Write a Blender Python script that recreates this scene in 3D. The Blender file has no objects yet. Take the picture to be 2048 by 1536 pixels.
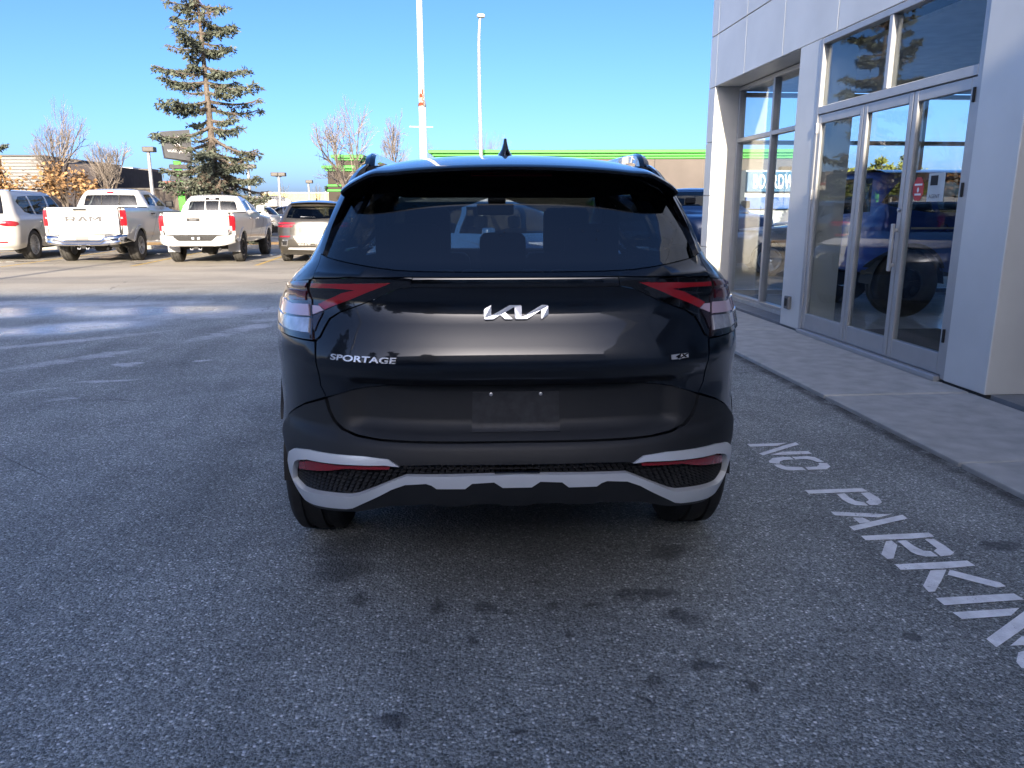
import bpy, bmesh, math, random
from mathutils import Vector, Matrix
from mathutils.geometry import delaunay_2d_cdt

S = bpy.context.scene
R = math.radians
COL = S.collection

# ------------------------------------------------------------------ camera
cd = bpy.data.cameras.new('camera'); cam = bpy.data.objects.new('camera', cd); COL.objects.link(cam)
cd.sensor_fit = 'HORIZONTAL'; cd.sensor_width = 36; cd.lens = 36 * 1540 / 2048
cd.clip_start = .05; cd.clip_end = 3000
cam.location = (0, 0, 1.42); cam.rotation_euler = (R(90 - 12.9), 0, R(-4.67))
S.camera = cam

# ------------------------------------------------------------------ daylight
SUN_EL, SUN_AZ = 17.4, 4.6          # low winter sun behind the camera, a touch to the left
world = bpy.data.worlds.new('World'); S.world = world; world.use_nodes = True
wn = world.node_tree.nodes; wl = world.node_tree.links
sky = wn.new('ShaderNodeTexSky'); sky.sky_type = 'NISHITA'; sky.sun_disc = False
sky.sun_elevation = R(SUN_EL); sky.sun_rotation = R(180 + SUN_AZ)
sky.altitude = 1050; sky.air_density = .4; sky.dust_density = 5.8; sky.ozone_density = 2
wn['Background'].inputs['Strength'].default_value = .063
hs_ = wn.new('ShaderNodeHueSaturation'); hs_.inputs['Hue'].default_value = .502; hs_.inputs['Saturation'].default_value = 1.2      # clear cold winter blue
wl.new(sky.outputs['Color'], hs_.inputs['Color']); wl.new(hs_.outputs[0], wn['Background'].inputs['Color'])
sd = bpy.data.lights.new('sun', 'SUN'); sun = bpy.data.objects.new('sun', sd); COL.objects.link(sun)
sd.energy = 2.0; sd.angle = R(.53); sd.color = (1, .86, .68)
_a = R(SUN_AZ); _e = R(SUN_EL)
sun.rotation_euler = Vector((math.sin(_a) * math.cos(_e), math.cos(_a) * math.cos(_e), -math.sin(_e))).to_track_quat('-Z', 'Y').to_euler()
vs = S.view_settings; vs.view_transform = 'Standard'; vs.look = 'None'; vs.exposure = 2.77; vs.gamma = 1; vs.use_curve_mapping = False
cy = S.cycles; cy.use_denoising = True; cy.max_bounces = 10; cy.transparent_max_bounces = 24; cy.glossy_bounces = 5
cy.diffuse_bounces = 3; cy.transmission_bounces = 8; cy.sample_clamp_indirect = 6; cy.caustics_reflective = False; cy.caustics_refractive = False

# ------------------------------------------------------------------ materials
MATS = {}
def nd(t, typ, x=0, **kw):
    n = t.nodes.new(typ)
    for k, v in kw.items():
        if isinstance(v, (int, float, tuple)) and k in n.inputs: n.inputs[k].default_value = v
        else: setattr(n, k, v)
    return n
def M(name, col, rough=.5, metal=0., coat=0., spec=.5, var=.12, vs=6., bump=0., bs=60., coat_rough=.02, sub=None):
    """plain procedural material: base colour with a soft noise variation, optional fine bump"""
    if name in MATS: return MATS[name]
    m = bpy.data.materials.new(name); m.use_nodes = True; t = m.node_tree; p = t.nodes['Principled BSDF']
    p.inputs['Roughness'].default_value = rough; p.inputs['Metallic'].default_value = metal
    p.inputs['Specular IOR Level'].default_value = spec
    p.inputs['Coat Weight'].default_value = coat; p.inputs['Coat Roughness'].default_value = coat_rough
    tc = nd(t, 'ShaderNodeTexCoord'); nz = nd(t, 'ShaderNodeTexNoise', Scale=vs, Detail=4.)
    t.links.new(tc.outputs['Object'], nz.inputs['Vector'])
    cr = nd(t, 'ShaderNodeMapRange'); cr.inputs['From Min'].default_value = .3; cr.inputs['From Max'].default_value = .7
    cr.inputs['To Min'].default_value = 1 - var; cr.inputs['To Max'].default_value = 1 + var
    t.links.new(nz.outputs['Fac'], cr.inputs['Value'])
    mx = nd(t, 'ShaderNodeVectorMath', operation='SCALE'); mx.inputs[0].default_value = col[:3]
    t.links.new(cr.outputs['Result'], mx.inputs['Scale']); t.links.new(mx.outputs['Vector'], p.inputs['Base Color'])
    if bump:
        n2 = nd(t, 'ShaderNodeTexNoise', Scale=bs, Detail=3.); t.links.new(tc.outputs['Object'], n2.inputs['Vector'])
        b = nd(t, 'ShaderNodeBump', Strength=bump, Distance=.01); t.links.new(n2.outputs['Fac'], b.inputs['Height'])
        t.links.new(b.outputs['Normal'], p.inputs['Normal'])
    MATS[name] = m; return m
def GLASS(name, tint, ior=1.5, rough=0., k=1.3):
    """thin sheet of glass: tinted see-through with a Fresnel reflection"""
    if name in MATS: return MATS[name]
    m = bpy.data.materials.new(name); m.use_nodes = True; t = m.node_tree
    t.nodes.remove(t.nodes['Principled BSDF']); o = t.nodes['Material Output']
    tr = nd(t, 'ShaderNodeBsdfTransparent', Color=(*tint, 1)); gl = nd(t, 'ShaderNodeBsdfGlossy', Roughness=rough)
    f0 = ((ior - 1) / (ior + 1)) ** 2 * k
    lw = nd(t, 'ShaderNodeLayerWeight', Blend=.5); pw = nd(t, 'ShaderNodeMath', operation='POWER'); pw.inputs[1].default_value = 5
    ma = nd(t, 'ShaderNodeMath', operation='MULTIPLY_ADD'); ma.inputs[1].default_value = 1 - f0; ma.inputs[2].default_value = f0; mx = nd(t, 'ShaderNodeMixShader')
    t.links.new(lw.outputs['Facing'], pw.inputs[0]); t.links.new(pw.outputs[0], ma.inputs[0])
    t.links.new(ma.outputs[0], mx.inputs[0]); t.links.new(tr.outputs[0], mx.inputs[1]); t.links.new(gl.outputs[0], mx.inputs[2])
    t.links.new(mx.outputs[0], o.inputs['Surface']); MATS[name] = m; return m

m_black = M('black car paint', (.0042, .0066, .0115), .3, 0, 1., .12, .05)
m_gloss = M('gloss black plastic', (.004, .004, .005), .08, 0, 1., .5, .05)
m_matte = M('matte dark cladding', (.0125, .0135, .0155), .52, 0, 0, .4, .12, 9, .06, 500)
m_silver = M('satin silver trim', (.82, .84, .86), .30, .5, .2, .5, .03)
m_chrome = M('polished chrome', (.75, .76, .78), .10, 1., 0, .5, .02)
m_badge = M('bright badge metal', (.72, .74, .78), .22, .6, .4, .5, .02)
m_rubber = M('tyre rubber', (.018, .018, .019), .75, 0, 0, .3, .25, 12, .15, 120)
m_rubberg = M('dusty tyre rubber', (.055, .053, .05), .85, 0, 0, .25, .3, 8, .2, 90)
m_dark = M('dark plastic', (.012, .012, .013), .6, 0, 0, .35, .1)
m_intr = M('charcoal interior cloth', (.016, .016, .018), .85, 0, 0, .2, .15)
m_under = M('underbody grey', (.03, .03, .03), .8, 0, 0, .2, .3)
m_red = M('red lamp lens', (.27, .010, .016), .12, 0, 1., .5, .06)
m_redd = M('smoked red lamp lens', (.11, .006, .012), .10, 0, 1., .5, .1)
m_refl = M('red reflector', (.22, .008, .015), .25, 0, .6, .5, .1, 60)
m_lampw = M('clear lamp lens over reflector', (.52, .53, .57), .16, .45, 1., .5, .25, 30)
m_lampp = M('pale pink lamp lens', (.55, .42, .50), .15, .1, 1., .5, .08)
m_smoke = M('smoked lamp housing', (.035, .022, .026), .12, .2, 1., .5, .4, 40)
m_alloy = M('silver alloy', (.52, .53, .55), .3, .8, .2, .5, .05)
m_alloyd = M('dark alloy', (.06, .06, .065), .35, .7, .3, .5, .05)
m_white = M('white car paint', (.54, .535, .515), .3, 0, 1., .5, .02)
m_pearl = M('pearl white car paint', (.50, .485, .45), .3, .05, 1., .5, .02)
m_grey = M('warm grey metallic paint', (.085, .078, .066), .3, .6, 1., .5, .03)
m_blue = M('deep blue car paint', (.02, .06, .16), .3, .1, 1., .5, .04)
m_navy = M('navy car paint', (.018, .028, .06), .3, .1, 1., .5, .04)
m_sil = M('silver car paint', (.36, .38, .40), .3, .55, 1., .5, .03)
m_royal = M('royal blue truck paint', (.015, .06, .30), .3, .1, 1., .5, .04)
m_plate = M('licence plate', (.62, .60, .52), .4, 0, .2, .5, .2, 25)
m_screw = M('zinc screw', (.5, .5, .52), .3, .9)
m_letter = M('grey badge lettering', (.07, .07, .075), .4, .3)
m_snow = M('crusted snow', (.80, .82, .86), .7, 0, 0, .4, .06, 8, .3, 30)
g_rear = GLASS('tinted rear glass', (.42, .46, .48), 1.55, 0., 3.4)
g_clear = GLASS('clear windscreen', (.86, .90, .89), 1.5)
g_priv = GLASS('privacy glass', (.10, .115, .12), 1.55)
g_truck = GLASS('grey cab glass', (.34, .37, .38), 1.5)
g_shop = GLASS('shopfront glass', (.95, .975, .97), 1.5)

# ------------------------------------------------------------------ object helpers
def mesh_obj(name, verts, faces, mat, parent=None, smooth=False, loc=None):
    me = bpy.data.meshes.new(name); me.from_pydata([tuple(v) for v in verts], [], faces); me.update()
    return link(name, me, mat, parent, smooth, loc)
def link(name, me, mat, parent=None, smooth=False, loc=None):
    if mat is not None and not me.materials:
        for k in (mat if isinstance(mat, (list, tuple)) else [mat]): me.materials.append(k)
    if smooth:
        me.polygons.foreach_set('use_smooth', [True] * len(me.polygons))
    o = bpy.data.objects.new(name, me); COL.objects.link(o); o.parent = parent
    if loc is not None: o.location = loc
    return o
def tag(o, label=None, cat=None, group=None, kind=None):
    if label: o['label'] = label
    if cat: o['category'] = cat
    if group: o['group'] = group
    if kind: o['kind'] = kind
    return o
def thing(name, label, cat, loc=(0, 0, 0), rz=0., group=None):
    o = bpy.data.objects.new(name, None); COL.objects.link(o); o.location = loc; o.rotation_euler = (0, 0, rz)
    o.empty_display_size = .2
    return tag(o, label, cat, group)
class MB:
    """collects shapes of ONE piece"""
    def __init__(s): s.v = []; s.f = []; s.sm = False
    def add(s, v, f):
        n = len(s.v); s.v += [tuple(p) for p in v]; s.f += [tuple(i + n for i in q) for q in f]; return s
    def box(s, a, b):
        (x0, y0, z0), (x1, y1, z1) = a, b
        return s.add([(x0, y0, z0), (x1, y0, z0), (x1, y1, z0), (x0, y1, z0), (x0, y0, z1), (x1, y0, z1), (x1, y1, z1), (x0, y1, z1)],
                     [(3, 2, 1, 0), (4, 5, 6, 7), (0, 1, 5, 4), (1, 2, 6, 5), (2, 3, 7, 6), (3, 0, 4, 7)])
    def bbox(s, a, b, r=.02, seg=2):
        bm = bmesh.new(); c = [(a[i] + b[i]) / 2 for i in range(3)]; d = [abs(b[i] - a[i]) for i in range(3)]
        bmesh.ops.create_cube(bm, size=1, matrix=Matrix.Translation(c) @ Matrix.Diagonal((*d, 1)))
        bmesh.ops.bevel(bm, geom=bm.edges[:] , offset=min(r, min(d) * .49), segments=seg, profile=.6, affect='EDGES')
        bm.verts.index_update(); s.add([v.co[:] for v in bm.verts], [[v.index for v in f.verts] for f in bm.faces]); bm.free(); return s
    def prism(s, poly, fn, t0, t1):
        """poly of 2D points, fn(a,b,t)->3D, extruded from t0 to t1"""
        n = len(poly); ar = sum(poly[i][0] * poly[(i + 1) % n][1] - poly[(i + 1) % n][0] * poly[i][1] for i in range(n))
        v = [fn(a, b, t0) for a, b in poly] + [fn(a, b, t1) for a, b in poly]
        f = [tuple(range(n)), tuple(range(2 * n - 1, n - 1, -1))] + [(i, i + n, (i + 1) % n + n, (i + 1) % n) for i in range(n)]
        return s.add(v, f)
    def tube(s, pts, rad, n=6, cap=True):
        pts = [Vector(p) for p in pts]; rr = rad if isinstance(rad, (list, tuple)) else [rad] * len(pts)
        ref = None; b = len(s.v); vs_ = []
        for i, p in enumerate(pts):
            d = (pts[min(i + 1, len(pts) - 1)] - pts[max(i - 1, 0)])
            if d.length < 1e-9: d = Vector((0, 0, 1))
            d.normalize()
            if ref is None: ref = Vector((0, 0, 1)).cross(d) if abs(d.z) < .9 else Vector((1, 0, 0)).cross(d)
            e = ref - d * ref.dot(d); e = e.normalized() if e.length > 1e-6 else d.orthogonal().normalized(); ref = e; g = d.cross(e)
            for k in range(n):
                a = 2 * math.pi * k / n; vs_.append(p + (e * math.cos(a) + g * math.sin(a)) * rr[i])
        f = [(i * n + k, i * n + (k + 1) % n, (i + 1) * n + (k + 1) % n, (i + 1) * n + k) for i in range(len(pts) - 1) for k in range(n)]
        if cap: f += [tuple(range(n - 1, -1, -1)), tuple(range((len(pts) - 1) * n, len(pts) * n))]
        return s.add(vs_, f)
    def lathe(s, prof, n=32, axis='z', c=(0, 0, 0), closed=False):
        v = []
        for r, h in prof:
            for k in range(n):
                a = 2 * math.pi * k / n; x, y = r * math.cos(a), r * math.sin(a)
                v.append({'z': (c[0] + x, c[1] + y, c[2] + h), 'x': (c[0] + h, c[1] + x, c[2] + y), 'y': (c[0] + y, c[1] + h, c[2] + x)}[axis])
        m = len(prof); L = m if closed else m - 1
        f = [(i * n + k, i * n + (k + 1) % n, ((i + 1) % m) * n + (k + 1) % n, ((i + 1) % m) * n + k) for i in range(L) for k in range(n)]
        if not closed: f += [tuple(range(n - 1, -1, -1)), tuple(range((m - 1) * n, m * n))]
        return s.add(v, f)
    def grid(s, rows):
        n = len(rows[0]); v = [p for r in rows for p in r]
        return s.add(v, [(i * n + k, i * n + k + 1, (i + 1) * n + k + 1, (i + 1) * n + k) for i in range(len(rows) - 1) for k in range(n - 1)])
    def build(s, name, mat, parent=None, smooth=False, loc=None, fix=True):
        me = bpy.data.meshes.new(name); me.from_pydata(s.v, [], s.f); me.update()
        if fix:
            bm = bmesh.new(); bm.from_mesh(me); bmesh.ops.recalc_face_normals(bm, faces=bm.faces[:]); bm.to_mesh(me); bm.free()
        if smooth:
            o = link(name, me, mat, parent, True, loc)
            try: me.set_sharp_from_angle(angle=R(38))
            except Exception: pass
            return o
        return link(name, me, mat, parent, False, loc)
def copy_tree(o, parent=None):
    c = o.copy(); COL.objects.link(c); c.parent = parent
    for ch in list(o.children): copy_tree(ch, c)
    return c
def text_obj(name, body, mat, parent, size, mtx, depth=.004, xs=1., shear=0., space=1., bold=0.):
    cu = bpy.data.curves.new(name, 'FONT'); cu.body = body; cu.size = size; cu.extrude = depth / 2; cu.align_x = 'CENTER'; cu.align_y = 'CENTER'
    cu.shear = shear; cu.space_character = space; cu.offset = bold
    t = bpy.data.objects.new(name, cu); COL.objects.link(t)
    dg = bpy.context.evaluated_depsgraph_get(); me = bpy.data.meshes.new_from_object(t.evaluated_get(dg))
    bpy.data.objects.remove(t); bpy.data.curves.remove(cu)
    me.materials.clear(); me.transform(mtx @ Matrix.Diagonal((xs, 1, 1, 1)))
    return link(name, me, mat, parent)
def face_mtx(loc, right, up):
    """text plane: right = reading direction, up = letter top"""
    r = Vector(right).normalized(); u = Vector(up).normalized(); n = r.cross(u)
    return Matrix(((r.x, u.x, n.x, loc[0]), (r.y, u.y, n.y, loc[1]), (r.z, u.z, n.z, loc[2]), (0, 0, 0, 1)))

# ------------------------------------------------------------------ curved vehicle skins
def pch(tab):
    xs=[a[0] for a in tab]; ys=[a[1] for a in tab]; n=len(xs)
    d=[(ys[i+1]-ys[i])/(xs[i+1]-xs[i]) for i in range(n-1)]
    m=[d[0]]+[0 if d[i-1]*d[i]<=0 else 2*d[i-1]*d[i]/(d[i-1]+d[i]) for i in range(1,n-1)]+[d[-1]]
    def f(x):
        if x<=xs[0]: return ys[0]+m[0]*(x-xs[0])*0
        if x>=xs[-1]: return ys[-1]
        lo,hi=0,n-1
        while hi-lo>1:
            k=(lo+hi)//2
            if xs[k]<=x: lo=k
            else: hi=k
        h=xs[lo+1]-xs[lo]; t=(x-xs[lo])/h
        return (ys[lo]*(1+2*t)*(1-t)**2+m[lo]*h*t*(1-t)**2+ys[lo+1]*t*t*(3-2*t)+m[lo+1]*h*t*t*(t-1))
    return f
def qcurve(n,w=.9,R=.7,N=240):
    pts=[]
    for i in range(N+1):
        th=i/N*math.pi/2
        pts.append((math.sin(th)**(2/n) if th>0 else 0, 1-max(0,math.cos(th))**(2/n)))
    L=[0]
    for a,b in zip(pts,pts[1:]): L.append(L[-1]+math.hypot((b[0]-a[0])*w,(b[1]-a[1])*R))
    T=L[-1]
    def f(t):
        s=min(max(t,0),1)*T; lo,hi=0,N
        while hi-lo>1:
            k=(lo+hi)//2
            if L[k]<=s: lo=k
            else: hi=k
        q=(s-L[lo])/max(1e-9,L[lo+1]-L[lo])
        return pts[lo][0]+(pts[lo+1][0]-pts[lo][0])*q, pts[lo][1]+(pts[lo+1][1]-pts[lo][1])*q
    return f,T
class Shell:
    def __init__(s,w,yr,yf,Rr,Rf,n=3.,nf=3.,disp=None):
        s.w=pch(w); s.yr=pch(yr); s.yf=pch(yf); s.Rr=pch(Rr); s.Rf=pch(Rf)
        s.qr,s.Lr=qcurve(n); s.qf,s.Lf=qcurve(nf); s.disp=disp
        z=(w[0][0]+w[-1][0])/2; s.Ls=max(.3,s.yf(z)-s.Rf(z)-s.yr(z)-s.Rr(z))
        s.U=s.Lr+s.Ls+s.Lf
    def P(s,u,z):
        a=abs(u); g=1 if u>=0 else -1; w=s.w(z)
        if a<=s.Lr:
            cx,cy=s.qr(a/s.Lr); x=w*cx; y=s.yr(z)+s.Rr(z)*cy
        elif a<=s.Lr+s.Ls:
            k=(a-s.Lr)/s.Ls; y0=s.yr(z)+s.Rr(z); y1=s.yf(z)-s.Rf(z); x=w; y=y0+k*(y1-y0)
        else:
            cx,cy=s.qf(min(1,(s.U-a)/s.Lf)); x=w*cx; y=s.yf(z)-s.Rf(z)*cy
        if s.disp:
            dx,dy=s.disp(x,y,z); x+=dx; y+=dy
        return (g*x,y,z)
    def N(s,u,z,h=4e-3):
        a=s.P(u+h,z);b=s.P(u-h,z);c=s.P(u,z+h);d=s.P(u,z-h)
        p=[a[i]-b[i] for i in range(3)]; q=[c[i]-d[i] for i in range(3)]
        n=(p[1]*q[2]-p[2]*q[1],p[2]*q[0]-p[0]*q[2],p[0]*q[1]-p[1]*q[0])
        l=math.sqrt(sum(t*t for t in n)) or 1
        return tuple(t/l for t in n)
    def Uy(s,y,z):      # u of a side point at length y
        lo,hi=0,s.U
        for _ in range(40):
            m=(lo+hi)/2
            if s.P(m,z)[1]<y: lo=m
            else: hi=m
        return (lo+hi)/2
    def Ux(s,x,z):      # u of a rear point at lateral x
        g=1 if x>=0 else -1; x=abs(x); lo,hi=0,s.Lr
        for _ in range(40):
            m=(lo+hi)/2
            if s.P(m,z)[0]<x: lo=m
            else: hi=m
        return g*(lo+hi)/2
def dens(poly, step):
    out = []
    for i, a in enumerate(poly):
        b = poly[(i + 1) % len(poly)]; k = max(1, int(math.hypot(b[0] - a[0], b[1] - a[1]) / step + .5))
        out += [(a[0] + (b[0] - a[0]) * j / k, a[1] + (b[1] - a[1]) * j / k) for j in range(k)]
    return out
def inside(p, poly):
    x, y = p; c = False; j = len(poly) - 1
    for i in range(len(poly)):
        xi, yi = poly[i]; xj, yj = poly[j]
        if (yi > y) != (yj > y) and x < (xj - xi) * (y - yi) / (yj - yi) + xi: c = not c
        j = i
    return c
def skin(name, shell, polys, mat, parent=None, off=0., rim=.012, step=.05, edge=.03, holes=(), offf=None):
    """panels cut out of a shell: outlines in (u,z), smooth shading from the shell itself, edges turned inwards"""
    V = []; F = []; Nn = []
    for pi, poly in enumerate(polys):
        hs = [dens(h, edge) for h in holes if inside(h[0], poly)]
        out = dens(poly, edge); loops = [out] + hs
        pts = []; edges = []
        for lp in loops:
            b = len(pts); pts += lp; edges += [(b + i, b + (i + 1) % len(lp)) for i in range(len(lp))]
        us = [p[0] for p in out]; zs = [p[1] for p in out]
        cell = {}
        for q in pts: cell.setdefault((int(q[0] // step), int(q[1] // step)), []).append(q)
        nu = int((max(us) - min(us)) / step) + 1; nz = int((max(zs) - min(zs)) / step) + 1
        for i in range(nu + 1):
            for j in range(nz + 1):
                q = (min(us) + i * step, min(zs) + j * step)
                cu, cz = int(q[0] // step), int(q[1] // step)
                if any(math.hypot(q[0] - r[0], q[1] - r[1]) < step * .5 for a in (-1, 0, 1) for b in (-1, 0, 1) for r in cell.get((cu + a, cz + b), ())): continue
                if not inside(q, out) or any(inside(q, h) for h in hs): continue
                pts.append(q)
        r = delaunay_2d_cdt([Vector(p) for p in pts], edges, [], 1, 1e-6)
        vv = r[0]; b = len(V); bc = {}; ff = []
        for f in r[2]:
            c = (sum(vv[i][0] for i in f) / len(f), sum(vv[i][1] for i in f) / len(f))
            if inside(c, out) and not any(inside(c, h) for h in hs): ff.append(f)
        for p in vv:
            o = off + (offf(p[0], p[1]) if offf else 0)
            P = shell.P(p[0], p[1]); n = shell.N(p[0], p[1])
            V.append(tuple(P[k] + n[k] * o for k in range(3))); Nn.append(n)
        for f in ff:
            F.append(tuple(b + i for i in f))
            for i in range(len(f)):
                e = (f[i], f[(i + 1) % len(f)]); bc[e] = bc.get(e, 0) + 1
        if rim:
            for (i, j) in list(bc):
                if (j, i) in bc: continue
                a, c = b + i, b + j; n0 = Vector(Nn[a]); d = Vector(V[c]) - Vector(V[a])
                if d.length < 1e-9: continue
                sn = d.cross(n0).normalized(); k = len(V)
                for q in (a, c):
                    V.append(V[q]); Nn.append(tuple(sn))
                for q in (c, a):
                    V.append(tuple(V[q][t] - Nn[q][t] * rim for t in range(3))); Nn.append(tuple(sn))
                F.append((k + 1, k, k + 3, k + 2))
    me = bpy.data.meshes.new(name); me.from_pydata(V, [], F); me.update()
    me.polygons.foreach_set('use_smooth', [True] * len(me.polygons))
    me.normals_split_custom_set_from_vertices(Nn)
    return link(name, me, mat, parent)
def mir(p): return [(-u, z) for u, z in reversed(p)]
def both(p): return [p, mir(p)]
def ring_cap(shell, z, crown, n=72, rings=7, inner=None):
    mb = MB(); us = [-shell.U + 2 * shell.U * i / n for i in range(n)]; P = [shell.P(u, z) for u in us]
    ym = (min(p[1] for p in P) + max(p[1] for p in P)) / 2; rows = []
    for k in range(rings + 1):
        s_ = 1 - k / rings
        rows.append([(p[0] * s_, ym + (p[1] - ym) * s_, z + crown * (1 - s_ ** 2.2)) for p in P] )
    rows = [r + [r[0]] for r in rows]; return mb.grid(rows)
def wheel_mesh(r, w, rim_r, style, key=[{}]):
    k = (r, w, rim_r, style)
    if k in key[0]: return key[0][k]
    h = w / 2; mb = MB(); g = []
    pr = [(rim_r, -h * .8), (rim_r + .02, -h * .92), ((r + rim_r) / 2, -h * 1.0), (r - .03, -h * .93), (r - .008, -h * .78)]
    for c in (-.48, -.16, .16, .48):
        pr += [(r - .002 * abs(c) * 2, (c - .06) * w), (r - .012, (c - .05) * w), (r - .012, (c + .05) * w - .0), (r - .002 * abs(c) * 2, (c + .06) * w)] if abs(c) < .4 else [(r - .004, c * w * .74)]
    pr += [(r - .008, h * .78), (r - .03, h * .93), ((r + rim_r) / 2, h), (rim_r + .02, h * .92), (rim_r, h * .8)]
    mb.lathe(pr, 48, 'x', closed=True)
    me = bpy.data.meshes.new('tyre'); me.from_pydata(mb.v, [], mb.f); me.update()
    bm = bmesh.new(); bm.from_mesh(me); bmesh.ops.recalc_face_normals(bm, faces=bm.faces[:]); bm.to_mesh(me); bm.free()
    me.polygons.foreach_set('use_smooth', [True] * len(me.polygons))
    try: me.set_sharp_from_angle(angle=R(35))
    except Exception: pass
    rb = MB(); rb.lathe([(rim_r + .004, -h * .82), (rim_r + .004, h * .82), (rim_r - .022, h * .80), (rim_r - .03, h * .3), (rim_r - .03, -h * .7)], 40, 'x', closed=True)
    rb.lathe([(.0, h * .42), (.055, h * .55), (.07, h * .5), (.075, h * .25), (.0, h * .2)], 20, 'x')
    ns = {'five': 5, 'ten': 10, 'six': 6, 'multi': 14}[style]
    for i in range(ns):
        a = 2 * math.pi * i / ns
        for da in ((-.13, .13) if style in ('five', 'six') else (0,)):
            c, s_ = math.cos(a), math.sin(a); c2, s2 = math.cos(a + da), math.sin(a + da); wd = .02 if ns > 6 else .022
            p = [(h * .48, .05 * c - wd * s_, .05 * s_ + wd * c), (h * .48, .05 * c + wd * s_, .05 * s_ - wd * c),
                 (h * .70, rim_r * .97 * c2 + wd * s2, rim_r * .97 * s2 - wd * c2), (h * .70, rim_r * .97 * c2 - wd * s2, rim_r * .97 * s2 + wd * c2)]
            rb.add(p + [(q[0] - .03, q[1], q[2]) for q in p], [(0, 1, 2, 3), (7, 6, 5, 4), (0, 4, 5, 1), (1, 5, 6, 2), (2, 6, 7, 3), (3, 7, 4, 0)])
    rb.lathe([(rim_r - .04, -h * .1), (rim_r * .35, -h * .12), (.02, -h * .12), (.02, -h * .18), (rim_r * .35, -h * .18), (rim_r - .04, -h * .16)], 32, 'x', closed=True)
    rm = bpy.data.meshes.new('rim'); rm.from_pydata(rb.v, [], rb.f); rm.update()
    bm = bmesh.new(); bm.from_mesh(rm); bmesh.ops.recalc_face_normals(bm, faces=bm.faces[:]); bm.to_mesh(rm); bm.free()
    key[0][k] = (me, rm); return me, rm
def wheels(t, half, ys, r, w, rim_r, style, mat_rim, mat_tyre=None):
    me, rm = wheel_mesh(r, w, rim_r, style)
    key = (me.name, (mat_tyre or m_rubber).name, mat_rim.name)
    if key in MATS: me, rm = MATS[key]
    else:
        if me.materials: me = me.copy(); me.materials.clear()
        if rm.materials: rm = rm.copy(); rm.materials.clear()
        MATS[key] = (me, rm)
    for y in ys:
        for s_ in (-1, 1):
            o = link('wheel', me, mat_tyre or m_rubber, t, False, (s_ * (half - w / 2), y, r)); o.rotation_euler = (0, 0, 0 if s_ > 0 else math.pi)
            q = link('rim', rm, mat_rim, o)
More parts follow.
